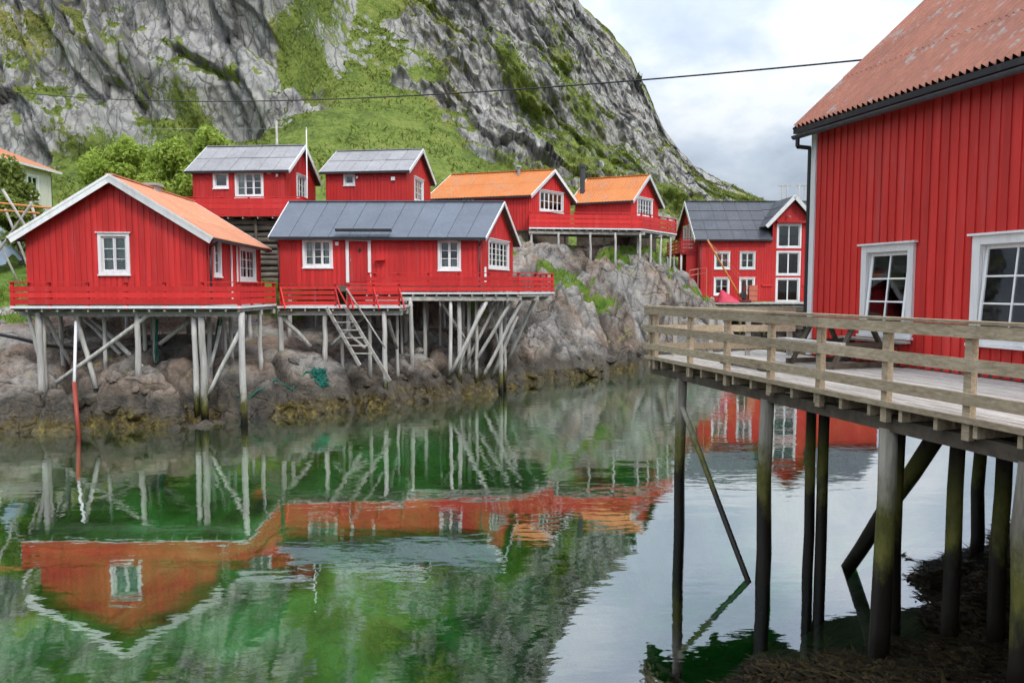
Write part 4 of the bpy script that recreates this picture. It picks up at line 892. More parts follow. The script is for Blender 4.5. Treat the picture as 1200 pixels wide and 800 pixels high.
for (x, y) in [(1.2, 46.4), (2.9, 46.6), (4.9, 46.9), (6.5, 47.1), (8.1, 47.3), (9.0, 48.5), (9.9, 49.8), (10.8, 51.0), (3.4, 48.2), (6.0, 48.6), (1.3, 47.8), (8.2, 48.9)]:
    pile(tE, (x, y, zE - .25), .075)
# ================================================================== warehouse across the inlet
Gz = 3.68
def gtop(s):
    if s < 6.15 or s > 9.3: return 8.85
    return 10.35 + (12.05 - 10.35) * (1 - abs(s - 7.725) / 1.575)
def warehouse():
    FL, FR, BR, BL = (Vector((a, b, 0)) for a, b in ((15.5, 62.0), (31, 62.3), (31, 70), (15.6, 70)))
    root = empty('warehouse', (23, 66, Gz), 'large red warehouse with dark grey roof and tall dormer of stacked glass doors', 'warehouse')
    ef, eb, zr = 8.85, 9.4, 12.25
    F = Wall(FL, FR, Gz, gtop)
    ops = [(1.42, 2.5, 6.48, 7.68), (3.55, 4.62, 6.48, 7.68), (1.42, 2.5, 4.32, 5.54), (3.55, 4.62, 4.32, 5.54), (6.62, 8.4, 8.22, 9.98), (6.62, 8.4, 5.95, 7.72), (6.62, 8.4, 3.72, 5.5)]
    # core and cladding of the front, cut round the openings
    core = MB(); cuts = sorted({0, F.L, 6.15, 9.3, 7.725} | {o[0] for o in ops} | {o[1] for o in ops})
    for a, b in zip(cuts[:-1], cuts[1:]):
        m_ = (a + b) / 2; hol = sorted((o[2], o[3]) for o in ops if o[0] < m_ < o[1]); lo = Gz
        for h0, h1 in hol:
            if h0 > lo + .001: F.blk(core, a, b, -.08, 0, lo, h0)
            lo = h1
        e_ = 1e-4
        F.blk(core, a, b, -.08, 0, lo, gtop(a + e_), gtop(b - e_))
    wall = core.build('wall', 'red', root); cl = MB(); n = int(F.L / .21)
    for i in range(n):
        a = .03 + i * .21; b = a + .14; lo = Gz
        for o in sorted([o for o in ops if b > o[0] - .09 and a < o[1] + .09], key=lambda o: o[2]):
            if o[2] - .09 > lo + .03: F.blk(cl, a, b, .001, .024, lo, o[2] - .09)
            lo = o[3] + .12
        t0, t1 = gtop(a), gtop(b)
        if min(t0, t1) > lo: F.blk(cl, a, b, .001, .024, lo, t0 if abs(t0 - t1) < 1 else 8.85, t1 if abs(t0 - t1) < 1 else 8.85)
    cl.build('cladding', 'red', wall, kind='stuff')
    for i, o in enumerate(ops):
        if i < 4: window(F, root, *o, cols=2, rows=2, curtain=[(0, .2, 0, 1)], cas=.12)
        else: window(F, root, *o, cols=2, rows=1, cas=.14, sill=False)
    for P, Q, e0, e1, gable in ((FR, BR, ef, eb, 1), (BR, BL, eb, eb, 0), (BL, FL, eb, ef, 1)):
        L = (Q - P).length
        f = (lambda s, L=L, e0=e0, e1=e1: e0 + (zr - e0) * s / (L / 2) if s <= L / 2 else zr + (e1 - zr) * (s - L / 2) / (L / 2)) if gable else (lambda s, e0=e0: e0)
        w = Wall(P, Q, Gz, f)
        if gable: w.peak = L / 2
        o2 = [(2.2, 3.6, 8.2, 10.2), (4.4, 5.9, 8.2, 10.2)] if P is BL else []
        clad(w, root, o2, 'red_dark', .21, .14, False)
        for o in o2: window(w, root, *o, cols=2, rows=2)
    RL, RR = (FL + BL) / 2, (FR + BR) / 2; RL.z = RR.z = zr
    for Ea, Eb, Ra, Rb, ez in ((FL, FR, RL, RR, ef), (BR, BL, RR, RL, eb)):
        Ea, Eb = Ea.copy(), Eb.copy(); Ea.z = Eb.z = ez; up = V(0, 0, .1); Ea += (Ea - Ra).normalized() * .35; Eb += (Eb - Rb).normalized() * .35; u = (Eb - Ea).normalized()
        A, B, C, D = Ea - u * .35 + up, Eb + u * .35 + up, Rb + (Rb - Ra).normalized() * .35 + up, Ra - (Rb - Ra).normalized() * .35 + up
        if ez == ef:      # the front slope stops either side of the dormer and goes on above it
            uL = (6.15 + .35) / (B - A).length; uR = (9.3 + .35) / (B - A).length
            for (a0, a1, v0) in ((0, uL, 0), (uL, uR, .12), (uR, 1, 0)):
                q = [lerp4(A, B, C, D, a0, v0), lerp4(A, B, C, D, a1, v0), lerp4(A, B, C, D, a1, 1), lerp4(A, B, C, D, a0, 1)]
                rf, nrm = roof_side(root, q[0], q[1], q[2], q[3], 'panel', 'roof_dark', max(2, int((a1 - a0) * 16)), 4)
        else: rf, nrm = roof_side(root, A, B, C, D, 'panel', 'roof_dark', 6, 2)
        for p, q in ((A, D), (B, C)):
            out = (B - A).normalized() * (.03 if p is B else -.03); MB().bar(p + out - nrm * .08, q + out - nrm * .08, .04, .3, nrm).build('bargeboard', 'white', rf)
    MB().bar(RL + V(-.3, 0, .15), RR + V(.3, 0, .15), .3, .06).build('ridge_cap', 'roof_dark', root)
    for a0, a1 in ((-.35, 5.75), (9.7, 15.6)): MB().bar(F.pt(a0, .38, 8.72), F.pt(a1, .38, 8.72), .1, .12).build('gutter', 'black', root)
    # dormer roof, running back to the ridge
    c_ = F.pt(7.725, .55, 12.35); bk = F.pt(7.725, -3.9, 12.35)
    for sg in (-1, 1):
        e0 = F.pt(7.725 + sg * 2.35, .55, 9.85); e1 = F.pt(7.725 + sg * 2.35, -3.0, 9.85)
        A, B, C, D = (e1, e0, c_, bk) if sg < 0 else (e0, e1, bk, c_)
        rf, nrm = roof_side(root, A, B, C, D, 'panel', 'roof_dark', 4, 3); rf.name = 'dormer_roof'
        MB().bar(e0 + F.n * .03 - nrm * .06, c_ + F.n * .03 - nrm * .06, .04, .3, nrm).build('bargeboard', 'white', rf)
    mb = MB(); F.blk(mb, 6.4, 9.05, .03, .35, 10.15, 10.32); mb.build('dormer_canopy', 'red_dark', root)
    mb = MB(); mb.bar(F.pt(7.3, .1, 10.75), F.pt(7.3, .75, 10.6), .07, .09); mb.build('hoist_beam', 'galv', root)
    for s in (5.3, 8.7): mb = MB(); F.blk(mb, s, s + .9, .03, .12, 4.95, 5.1); mb.build('door_rail', 'red', root)
    mb = MB(); mb.tube(F.pt(9.45, .1, Gz), F.pt(9.45, .1, 8.7), .05, .05, 8); mb.tube(F.pt(.1, .1, Gz), F.pt(.1, .1, 8.6), .05, .05, 8); mb.build('downpipe', 'black', root, smooth=True)
    return root
gh = warehouse()
gb = empty('side_balcony', (14.8, 65, 3.5), 'dark red side balcony on the left gable of the warehouse', 'balcony')
platform(gb, [(14.1, 68), (14.1, 62.4), (15.46, 62.4), (15.5, 68)], 7.8, nplank=8, mat='red_dark', fascia_mat='red_dark', jmat='red_dark', beam=False)
railing(gb, [(14.1, 68), (14.1, 62.4), (15.4, 62.4)], 7.8, 1.1, [(.05, .3), (.38, .6), (.7, .95)], mat='red_dark', spacing=1.4)
for (x, y) in [(14.2, 62.6), (14.2, 65.2), (14.2, 67.8)]: pile(gb, (x, y, 7.65), .09, 'white_worn', (x, y, ground(x, y) - .2), 'support_post')
mb = MB(); Wall((14.6, 62.5), (15.45, 62.5), 0, None).blk(mb, 0, .85, -.05, 0, 3.2, 7.6); mb.build('under_wall', 'red_dark', gb)

# quay in front of it
qy = empty('timber_quay', (22, 59.5, 0.3), 'grey timber quay on rocks in front of the large red warehouse', 'quay')
platform(qy, [(15.6, 57.6), (31, 58.0), (31, 61.9), (15.2, 61.6)], 3.62, nplank=20, joist=.9, edges=(0, 3))
for i in range(9):
    x = 15.9 + i * 1.85; pile(qy, (x, 57.85 + i * .03, 3.3), .15, 'pile_pier')
for (z_, m_) in ((3.1, 'dark_wood'), (2.4, 'grey_wood'), (1.7, 'dark_wood')): MB().bar((15.6, 57.7, z_), (31, 58.05, z_), .12, .2).build('waler', m_, qy)
for i, (x, y, s_) in enumerate([(16.5, 57.2, .9), (18.2, 57.0, .8), (19.8, 57.2, 1.0), (21.5, 57.1, .8), (23.2, 57.2, .9)]): pass

# derrick crane on the quay
cr_ = empty('quay_derrick', (20.0, 59.5, 3.62), 'small rusty derrick on the quay with raised orange boom and salmon housing', 'crane')
b0, b1 = at(867, 347, 59.5), at(829, 281, 59.5)
pole(cr_, b0, b1, .075, 'orange_pole', 'boom')
p = at(872, 352, 59.5); MB().bar((p.x, 59.5, 3.62), (p.x, 59.5, 5.05), .28, .26, (0, 1, 0)).build('mast', 'rust', cr_)
mb = MB(); mb.box(p.x - .45, p.x + .45, 59.1, 59.9, 3.63, 3.85); mb.build('base_plate', 'rust', cr_)
mb = MB(); mb.tube((p.x - .1, 59.2, 4.2), (p.x - .1, 59.8, 4.2), .24, .24, 14); mb.build('winch_drum', 'black', cr_)
q_ = at(882, 345, 59.4); mb = MB(); mb.box(q_.x - .32, q_.x + .32, 59.2, 59.75, 3.8, 5.0); mb.box(q_.x - .36, q_.x + .36, 59.15, 59.8, 4.2, 4.25); mb.box(q_.x - .36, q_.x + .36, 59.15, 59.8, 4.62, 4.67); mb.build('housing', 'salmon', cr_)
for (e_) in (at(870, 331, 59.5), at(877, 333, 59.5)): MB().tube(b1, e_, .018, .018, 5).build('stay_cable', 'salmon', cr_)

# tarpaulin heap on the quay, red handrail on the knoll
tp = MB(); o = Vector((17.0, 58.9, 3.64)); nU, nV = 11, 9
for i in range(nU):
    for j in range(nV):
        u, v = i / (nU - 1), j / (nV - 1) * 2 - 1; prof = max(0.0, min(1.0, u / .16)) * (1 - max(0, u - .16) / .84) ** .8
        tp.v.append((o.x - .75 + u * 1.75, o.y + v * .6, o.z + max(0.004, 1.05 * prof * (1 - abs(v) ** 3) + (random.uniform(-.03, .03) if 0 < i < nU - 1 and 0 < j < nV - 1 else 0))))
tp.f += [(i * nV + j, (i + 1) * nV + j, (i + 1) * nV + j + 1, i * nV + j + 1) for i in range(nU - 1) for j in range(nV - 1)]
tp.build('tarpaulin_heap', 'pink', smooth=True, label='heap under a pink-red tarpaulin on the left end of the warehouse quay', cat='tarpaulin')
def stand(px, py, h):      # where the sight line is h above the rock
    best = None
    for i in range(80):
        p = at(px, py, 46 + i * .15); d = abs(p.z - h - ground(p.x, p.y))
        if best is None or d < best[0]: best = (d, p)
    return best[1]
hr = empty('handrail', (13.4, 52, 4), 'short pale red metal handrail at the edge of the rock knoll', 'handrail')
pts = [stand(808, 317, .8), stand(818, 315, .8), stand(828, 314, .8)]
for p in pts: MB().tube(Vector((p.x, p.y, ground(p.x, p.y) - .1)), p, .035, .035, 6).build('post', 'salmon', hr)
for i in (0, 1):
    MB().tube(pts[i], pts[i + 1], .035, .035, 6).build('rail', 'salmon', hr); MB().tube(pts[i] - V(0, 0, .35), pts[i + 1] - V(0, 0, .35), .03, .03, 6).build('rail', 'salmon', hr)

# ================================================================== near right boathouse
aH = R(16.4); uH = Vector((math.sin(aH), -math.cos(aH), 0)); nH = Vector((uH.y, -uH.x, 0))
C0 = Vector((6.3, 15.6, 0)); C1 = C0 + uH * 14.5; dep = 6.6
houseH, wH, rH = house('boathouse', 'tall red boarded boathouse with rusty corrugated roof beside the grey wooden pier', C0, C1, C1 - nH * dep, C0 - nH * dep, 3.42, 8.22, 8.22, 11.15,
    roofmat='roof_rust', style='wave', rm=3, wave=.13, amp=.042, ov_e=.38, ov_g=.30, vh=.16, verge='dark_grey', wallmat='red_barn', sep='F', pitch=.183, bw=.118, found=2.4, foundmat='dark_wood', fascia='black', cat='boathouse',
    opens={'F': [(1.56, 2.54, 4.02, 5.42, dict(cols=2, halves=1, rows=3, panes=True, cas=.13, proud=.06, deep=.09, tilt=R(5.5), curtain=None)),
                 (3.98, 5.6, 4.02, 5.44, dict(cols=3, halves=1, rows=3, panes=True, cas=.14, proud=.06, deep=.09, tilt=R(5.5))),
                 (8.2, 9.4, 4.02, 5.44, dict(cols=2, halves=1, rows=3, panes=True, cas=.14, proud=.06, deep=.09))]})
w = wH['F']; mb = MB(); w.blk(mb, -.09, .05, -.06, .055, 3.36, 8.25); mb.build('corner_board', 'white', houseH)
A, B, C, D = rH[0]; dn = (A - D).normalized()
mb = MB()          # half-round gutter under the eave, with its downpipe
gp = A + dn * .06 - V(0, 0, .12); gq = B + dn * .06 - V(0, 0, .12)
for i in range(8):
    t0, t1 = math.pi * (i / 8) + math.pi, math.pi * ((i + 1) / 8) + math.pi
    f_ = lambda p, t, r_: p + nH * (math.cos(t) * r_) + V(0, 0, math.sin(t) * r_)
    mb.hexa([f_(gp, t0, .075), f_(gq, t0, .075), f_(gq, t1, .075), f_(gp, t1, .075), f_(gp, t0, .065), f_(gq, t0, .065), f_(gq, t1, .065), f_(gp, t1, .065)])
mb.build('eave_gutter', 'dark_grey', houseH)
mb = MB(); g0 = gp + uH * .12 - V(0, 0, .07); g1 = w.pt(-.14, .05, 7.55); g2 = w.pt(-.14, .05, 3.5)
mb.path([g0, g0 - V(0, 0, .16), g1 + V(0, 0, .12), g1, g2], .045, 8); mb.build('downpipe', 'black', houseH, smooth=True)

# ================================================================== pier
pier = empty('wooden_pier', (6, 10, 0), 'grey wooden pier with plank deck, pale railing and tall round piles', 'pier')
zP = 3.35; P0 = Vector((2.82, 15.49, 0)); dP = Vector((5.1 - 2.82, 7.32 - 15.49, 0)).normalized(); nP = Vector((-dP.y, dP.x, 0))   # nP points towards the boathouse
far = lambda k_: 0.0 - k_ * 0.22          # the far end runs on towards the boathouse corner
LP = 13.8; k_ = 0.0; nplk = 0
def wallgap(s):   # distance from edge line to the boathouse wall at s
    p = P0 + dP * s; q = (p - C0); nn = -nH; along = uH.dot(q); return (C0 + uH * along - p).dot(nP) - .03
while k_ < 3.75:
    wd = .125; s = far(k_) + random.uniform(-.02, .03); end = LP
    while s < end - .2:
        ln = min(random.uniform(3.2, 4.6), end - s); 
        if end - s - ln < .8: ln = end - s
        if k_ + wd < min(wallgap(s), wallgap(s + ln)):
            a = P0 + dP * s + nP * k_; b = P0 + dP * (s + ln - .006) + nP * k_; o = nP * (wd - .008); dz = random.uniform(-.005, .004); zt_ = Vector((0, 0, zP + dz)); zb_ = Vector((0, 0, zP - .04))
            MB().hexa([a + zb_, b + zb_, b + o + zb_, a + o + zb_, a + zt_, b + zt_, b + o + zt_, a + o + zt_]).build('deck_plank', 'deck', pier); nplk += 1
        s += ln
    k_ += wd
def pp(s, k, z): p = P0 + dP * s + nP * k; return Vector((p.x, p.y, z))
MB().bar(pp(-.05, -.018, zP - .02), pp(LP, -.018, zP - .02), .03, .07).build('edge_board', 'rail_wood', pier)
for i in range(27):
    s = .12 + i * .52; MB().bar(pp(s, .012, zP - .125), pp(s, 3.5, zP - .125), .055, .16).build('joist', 'rail_wood', pier)
for kk in (.22, 1.75, 3.1): MB().bar(pp(-.1, kk, zP - .30), pp(LP, kk, zP - .30), .16, .17).build('beam', 'dark_wood', pier)
rl = empty('railing', (P0.x, P0.y, zP), parent=pier)
psn = []
for (x, y) in [(2.98, 15.45), (3.14, 15.28), (3.39, 13.87), (3.7, 12.65), (4.02, 11.45), (4.39, 10.36), (4.72, 9.17), (5.0, 8.01), (5.4, 6.7), (5.75, 5.4), (6.1, 4.1), (6.4, 2.9)]:
    s = (Vector((x, y, 0)) - P0).dot(dP); psn.append(s)
    mb = MB(); a = pp(s, .035, 0)
    mb.bar(pp(s, .06, zP - .25), pp(s, .06, zP + 1.0), .095, .085, nP); mb.build('post', 'rail_wood', rl)
for lo, hi in ((.14, .27), (.5, .64), (.87, 1.01)):
    s = -.12
    for e_ in (psn[5] + .02, psn[9], LP):
        dz = random.uniform(-.008, .008); MB().bar(pp(s, 0.0, zP + (lo + hi) / 2 + dz), pp(e_ - .004, 0.0, zP + (lo + hi) / 2 + random.uniform(-.008, .008)), .032, hi - lo).build('rail', 'rail_wood', rl); s = e_
s = -.14
for e_ in (psn[4], psn[8], LP):
    MB().bar(pp(s, .05, zP + 1.033), pp(e_ - .004, .05, zP + 1.033 + random.uniform(-.006, .006)), .155, .036).build('cap_rail', 'rail_wood', rl); s = e_
# railing across the far end
rl2 = empty('end_railing', (4.5, 15.5, zP), parent=pier)
E0, E1 = pp(-.05, .1, 0), C0 + V(-.35, .05, 0)
for t in (.03, .17, .42, .68, .97):
    p = E0.lerp(E1, t); MB().bar((p.x, p.y, zP - .2), (p.x, p.y, zP + 1.0), .09, .09, (0, 1, 0)).build('post', 'grey_wood', rl2)
for lo, hi in ((.14, .27), (.5, .64), (.87, 1.01)):
    MB().bar((E0.x, E0.y - .07, zP + (lo + hi) / 2), (E1.x, E1.y - .07, zP + (lo + hi) / 2), .032, hi - lo).build('rail', 'rail_wood', rl2)
# piles and braces
for (s, k_, r, m_) in [(1.15, .2, .11, 'pile_pier'), (3.95, .2, .118, 'pile_pier'), (6.5, .2, .12, 'pile_pier'), (8.42, .2, .125, 'pile_pier'), (10.6, .25, .13, 'pile_pier')]:
    p = pp(s, k_, zP - .36); pile(pier, p, r, m_, (p.x - .03, p.y, min(ground(p.x, p.y), 0.0 if s < 7 else 9) - .4))
for (x, y, r) in [(4.93, 12.1, .085), (5.1, 12.0, .09), (5.36, 10.2, .12), (5.6, 9.2, .095), (7.86, 12.3, .10), (6.22, 9.25, .1), (6.6, 8.0, .12)]:
    pile(pier, (x, y, zP - .36), r, 'pile_dark', (x, y, ground(x, y) - .4))
pole(pier, at(800, 478, 14.2), at(890, 715, 11.45), .05, 'pile_pier'); pole(pier, at(1099, 508, 10.6), at(986, 664, 12.6) + V(0, 0, -.2), .12, 'pile_dark')

# picnic table on the pier
pt_ = empty('picnic_table', (6.1, 13.9, zP), 'weathered wooden picnic table on the pier by the boathouse wall', 'picnic table')
pc = Vector((6.0, 13.55, zP + .004)); ax = uH; bx = nH * -1
def PT(a, b, z): return pc + ax * a + bx * b + V(0, 0, z)
for i in range(5): MB().bar(PT(-.8, -.3 + i * .15, .74), PT(.8, -.3 + i * .15, .74), .14, .04).build('table_plank', 'grey_wood', pt_)
for sgn in (-1, 1):
    for j in (0, .13): MB().bar(PT(-.8, sgn * (.62 + j) , .45), PT(.8, sgn * (.62 + j), .45), .12, .04).build('seat_plank', 'grey_wood', pt_)
for a_ in (-.55, .55):
    for sgn in (-1, 1): MB().bar(PT(a_, sgn * .62, 0.0), PT(a_, sgn * .2, .72), .045, .1, ax).build('leg', 'dark_wood', pt_)
    MB().bar(PT(a_ + .05, -.75, .4), PT(a_ + .05, .75, .4), .045, .1).build('seat_bearer', 'dark_wood', pt_)
    MB().bar(PT(a_, -.72, .05), PT(a_, .72, .05), .05, .09).build('foot_beam', 'dark_wood', pt_)
# low plank bench on half-log blocks
bn_ = empty('low_bench', (4.3, 13.0, zP), 'low plank lying on two dark half-log blocks on the pier deck', 'bench')
la_, lb_ = Vector((4.05, 13.75, zP)), Vector((4.35, 12.55, zP))
for p in (la_, lb_):
    mb = MB(); d_ = V(.22, .06, 0); vs_ = []
    for e_ in (-1, 1):
        for i in range(7):
            t = math.pi * i / 6; vs_.append(p + d_ * e_ * .5 + V(-.2, -.8, 0).normalized() * 0 + Vector((.3, -.95, 0)).normalized() * (math.cos(t) * .15) + V(0, 0, .008 + math.sin(t) * .13))
    mb.add(vs_, [(0, 1, 2, 3, 4, 5, 6), (13, 12, 11, 10, 9, 8, 7)] + [(i, 7 + i, 8 + i, i + 1) for i in range(6)] + [(6, 13, 7, 0)]); mb.build('block', 'dark_wood', bn_)
MB().bar(la_ + V(0, 0, .16), lb_ + V(0, 0, .16), .22, .04).build('plank', 'grey_wood', bn_)
# ================================================================== cables, poles, rack, far house
mb = MB(); c0, c1 = Vector((-33.0, 46.5, 17.1)), Vector((8.05, 17.0, 9.86)); pts = []
for i in range(41):
    t = i / 40; p = c0.lerp(c1, t); p.z -= 4 * .92 * t * (1 - t); pts.append(p)
mb.path(pts, .022, 5); mb.build('power_cable', 'cable', label='black overhead power cable sagging across the inlet to the boathouse roof', cat='cable')
mb = MB(); c0, c1 = Vector((-52, 62, 19.3)), at(324, 151, 60); pts = [c0.lerp(c1, i / 20) - V(0, 0, 4 * .5 * (i / 20) * (1 - i / 20)) for i in range(21)]
mb.path(pts, .014, 4); mb.build('thin_wire', 'galv', label='thin pale wire running left from the utility pole behind the upper cabin', cat='wire')
up = empty('utility_pole', (-19, 60, 9), 'pale wooden utility pole behind the upper left cabin', 'utility pole')
p = at(324, 142, 60); MB().tube((p.x, 60, ground(p.x, 60) - 1), p, .13, .09, 8).build('pole', 'grey_wood', up, smooth=True); MB().bar(p + V(-.5, 0, -.5), p + V(.5, 0, -.5), .08, .1).build('cross_arm', 'grey_wood', up)
for xx, lb in ((919.5, 'left double wooden power mast rising behind the warehouse ridge'), (940, 'right double wooden power mast rising behind the warehouse ridge')):
    t = at(xx, 216, 100); pm = empty('power_mast', (t.x, 100, 8), lb, 'power mast', 'double power masts behind the warehouse')
    for o in (-.35, .35): MB().tube((t.x + o, 100, 4), (t.x + o, 100, t.z), .11, .08, 8).build('pole', 'grey_wood', pm, smooth=True)
    MB().bar((t.x - .8, 100, t.z - .2), (t.x + .8, 100, t.z - .2), .12, .14).build('cross_arm', 'grey_wood', pm)
pipe = empty('drain_pipe', (-14.6, 25.2, 0), 'white pipe with orange-red lower length dropping into the water beside the terrace', 'pipe')
a, b, c = at(89, 377, 25.9), at(87, 450, 24.6), at(91.5, 502, 24.0); mb = MB(); mb.tube(a, b, .05, .05, 10); mb.build('upper_pipe', 'white_worn', pipe, smooth=True)
MB().tube(b + V(0, 0, .06), c + (c - b).normalized() * .5, .07, .07, 10).build('lower_pipe', 'pipe_red', pipe, smooth=True)
hs = MB(); q = [at(-20, 388, 26.5), at(20, 396, 26.6), at(55, 405, 26.9), at(95, 409, 27.4)]
hs.path(q, .06, 8); hs.build('water_hose', 'cable', smooth=True, label='black rubber hose lying over the rocks under the left terrace', cat='hose')
# green rope: lying over the rock and hanging from the terrace
def sag_rope(pts, r, name, label):
    m = MB(); P = [Vector(p) for p in pts]; fine = []
    for a, b in zip(P[:-1], P[1:]):
        for i in range(6): fine.append(a.lerp(b, i / 6) + V(random.uniform(-.03, .03), 0, random.uniform(-.03, .03)))
    fine.append(P[-1]); m.path(fine, r, 6); return m.build(name, 'rope', smooth=True, label=label, cat='rope')
def on(px, Y, lift=.05):
    p = at(px, 400, Y); return Vector((p.x, Y, ground(p.x, Y) + lift))
sag_rope([on(276, 27.0), on(290, 27.2), on(305, 27.6), on(322, 28), on(340, 28.4), on(358, 28.8), on(370, 29.1)], .03, 'green_rope', 'green rope trailing over the rock between the two cabins')
nets = MB()
for i in range(150):
    x = random.gauss(0, .24); p = on(374 + x * 16, 28.9 + random.uniform(-.3, .25), .0); nets.tube(p + V(random.uniform(-.15, .15), 0, random.uniform(0, .3)), p + V(random.uniform(-.2, .2), random.uniform(-.1, .1), random.uniform(-.05, .2)), .022, .022, 4)
nets.build('net_heap', 'rope', kind='stuff', label='heap of turquoise green fishing net on the rock beside the ladder', cat='net')
for k_, (px, top, bot, Y, lb) in enumerate([(184, 374, 425, 27.2, 'dark green net strand hanging under the middle of the left terrace'), (253, 374, 428, 27.9, 'dark green net bundle hanging near the right end of the left terrace')]):
    m = MB()
    for j in range(6):
        a, b = at(px + random.uniform(-3, 3) + k_ * 4, top, Y), at(px + random.uniform(-3, 3) - k_ * 3, bot - random.uniform(0, 14), Y); m.tube(a, b, .018, .014, 5, 4, .02)
    m.build('hanging_net', 'rope', label=lb, cat='net')

# fish drying rack at the left edge
rk = empty('drying_rack', (-21, 35, 4.5), 'crossed pole fish drying rack at the left edge behind the orange roofed cabin', 'drying rack')
for (x0, y0, x1, y1, Y, r) in [(3, 222, 36, 275, 34.0, .06), (37, 238, -4, 297, 34.2, .055), (6, 245, 33, 312, 36, .055), (36, 236, 43, 262, 36, .06), (-30, 222, 2, 290, 36, .055)]:
    a, b = at(x0, y0, Y), at(x1, y1, Y); d = (b - a).normalized()
    if d.z > 0: a, b, d = b, a, -d
    gz = ground(b.x, b.y); b = b + d * max(0, (b.z - gz) / max(.2, -d.z) + .2); pole(rk, a, b, r, 'grey_wood', 'pole')
for (x0, y0, x1, y1, Y) in [(-60, 243, 46, 250, 34.6), (-60, 232, 62, 244, 35.6)]: pole(rk, at(x0, y0, Y), at(x1, y1, Y), .05, 'orange_pole', 'cross_pole')
tb = MB(); o = at(-2, 274, 38); nU, nV = 9, 7
for i in range(nU):
    for j in range(nV):
        u, v = i / (nU - 1) * 2 - 1, j / (nV - 1) * 2 - 1; rr = math.sqrt(u * u * .8 + v * v * .6)
        xx_, yy_ = o.x + u * .65, 38 + v * .8; h_ = math.cos(min(1.0, rr) * 1.45) ** .7
        gz = ground(xx_, yy_); tb.v.append((xx_, yy_, gz - .05 + (o.z + .45 - gz) * h_))
tb.f += [(i * nV + j, (i + 1) * nV + j, (i + 1) * nV + j + 1, i * nV + j + 1) for i in range(nU - 1) for j in range(nV - 1)]
tb.build('covered_heap', 'blue', smooth=True, label='heap under a pale blue tarpaulin at the left edge beside the drying rack', cat='tarpaulin')

fh = empty('pale_house', (-35, 54, 8), 'pale cream house with orange hipped roof half hidden by the leftmost tree', 'house')
hx0, hx1, hy0, hy1, hz0, hz1 = -48.0, -34.6, 49.5, 56.5, 7.5, 13.5
WW = [Wall(p, q, hz0, lambda s: hz1) for p, q in (((hx0, hy0), (hx1, hy0)), ((hx1, hy0), (hx1, hy1)), ((hx1, hy1), (hx0, hy1)), ((hx0, hy1), (hx0, hy0)))]
OP = [[(7.2, 8.3, 11.4, 12.8), (11.3, 12.4, 11.4, 12.8), (11.3, 12.4, 8.6, 10)], [(1.5, 2.6, 11.4, 12.8), (4.2, 5.3, 11.4, 12.8)], [], []]
for w, o in zip(WW, OP):
    clad(w, fh, o, 'cream', .22, .15, False)
    for q in o: window(w, fh, *q, cols=2, rows=2)
e_ = .5; A, B, C, D = (Vector((x, y, hz1)) for x, y in ((hx0 - e_, hy0 - e_), (hx1 + e_, hy0 - e_), (hx1 + e_, hy1 + e_), (hx0 - e_, hy1 + e_))); r0, r1 = Vector((-44, 53, 16.35)), Vector((-40.4, 53, 16.35))
MB().add([A, B, C, D, r0, r1], [(0, 1, 5, 4), (1, 2, 5), (2, 3, 4, 5), (3, 0, 4), (3, 2, 1, 0)]).build('roof', 'roof_orange', fh)
for p, q in ((A, B), (B, C)): MB().bar(p - V(0, 0, .08), q - V(0, 0, .08), .06, .16).build('fascia', 'white', fh)

# ================================================================== trees
def tree(name, label, base, h, rx, ry, n, leaf, mat, group, clumps=26, trunk=.12, spread=.33):
    root = empty(name, base, label, 'tree', group); base = Vector(base); tr = MB()
    r_ = np.random.default_rng(int(abs(base.x * 100 + base.y * 37)) + n)
    cl = []
    for i in range(clumps):
        th = r_.uniform(0, 2 * math.pi); rad = math.sqrt(r_.uniform(0.02, 1)); zf_ = r_.uniform(.22, .98); lim = math.sin(min(1, zf_ * 1.05) * math.pi * .78 + .35)
        lim = max(.25, lim); cl.append((base.x + math.cos(th) * rad * rx * lim, base.y + math.sin(th) * rad * ry * lim, base.z + h * zf_, r_.uniform(.6, 1.25)))
    top = base + V(0, 0, h * .62); tr.tube(base - V(0, 0, .3), base + V(0, 0, h * .35), trunk, trunk * .7, 8, 3, .02); tr.tube(base + V(0, 0, h * .35), top, trunk * .7, trunk * .3, 7, 3, .03)
    for c in cl[:16]:
        s = base + V(0, 0, h * r_.uniform(.12, .5)); tr.tube(s, Vector(c[:3]), trunk * .35, trunk * .1, 5, 3, .04)
    tr.build('trunk', 'bark', root, smooth=True)
    cen = np.array([c[:3] for c in cl]); sz = np.array([c[3] for c in cl]); k_ = r_.integers(0, len(cl), n)
    d = r_.normal(size=(n, 3)); d /= np.linalg.norm(d, axis=1, keepdims=True); rad = r_.uniform(.35, 1.0, (n, 1)) ** .5
    p = cen[k_] + d * rad * np.array([rx * spread, ry * spread, h * .125]) * sz[k_][:, None]
    nrm = d + r_.normal(size=(n, 3)) * .7 + np.array([0, 0, .35]); nrm /= np.linalg.norm(nrm, axis=1, keepdims=True)
    t = np.cross(nrm, r_.normal(size=(n, 3))); t /= np.linalg.norm(t, axis=1, keepdims=True) + 1e-9; b = np.cross(nrm, t)
    L = leaf * r_.uniform(.6, 1.3, (n, 1)); v = np.stack([p - t * L, p + b * L * .45, p + t * L, p - b * L * .45], 1).reshape(-1, 3)
    mesh_np('crown', v, np.arange(n * 4).reshape(-1, 4), mat, root)
def gtree(x, y): return (x, y, ground(x, y))
TG = 'broadleaf trees behind the left cabin'
tree('broadleaf_tree', 'tall olive green tree at the left edge in front of the pale house', gtree(-28.6, 42), 5.0, 2.0, 2.0, 11000, .15, 'leaf2', TG, 46)
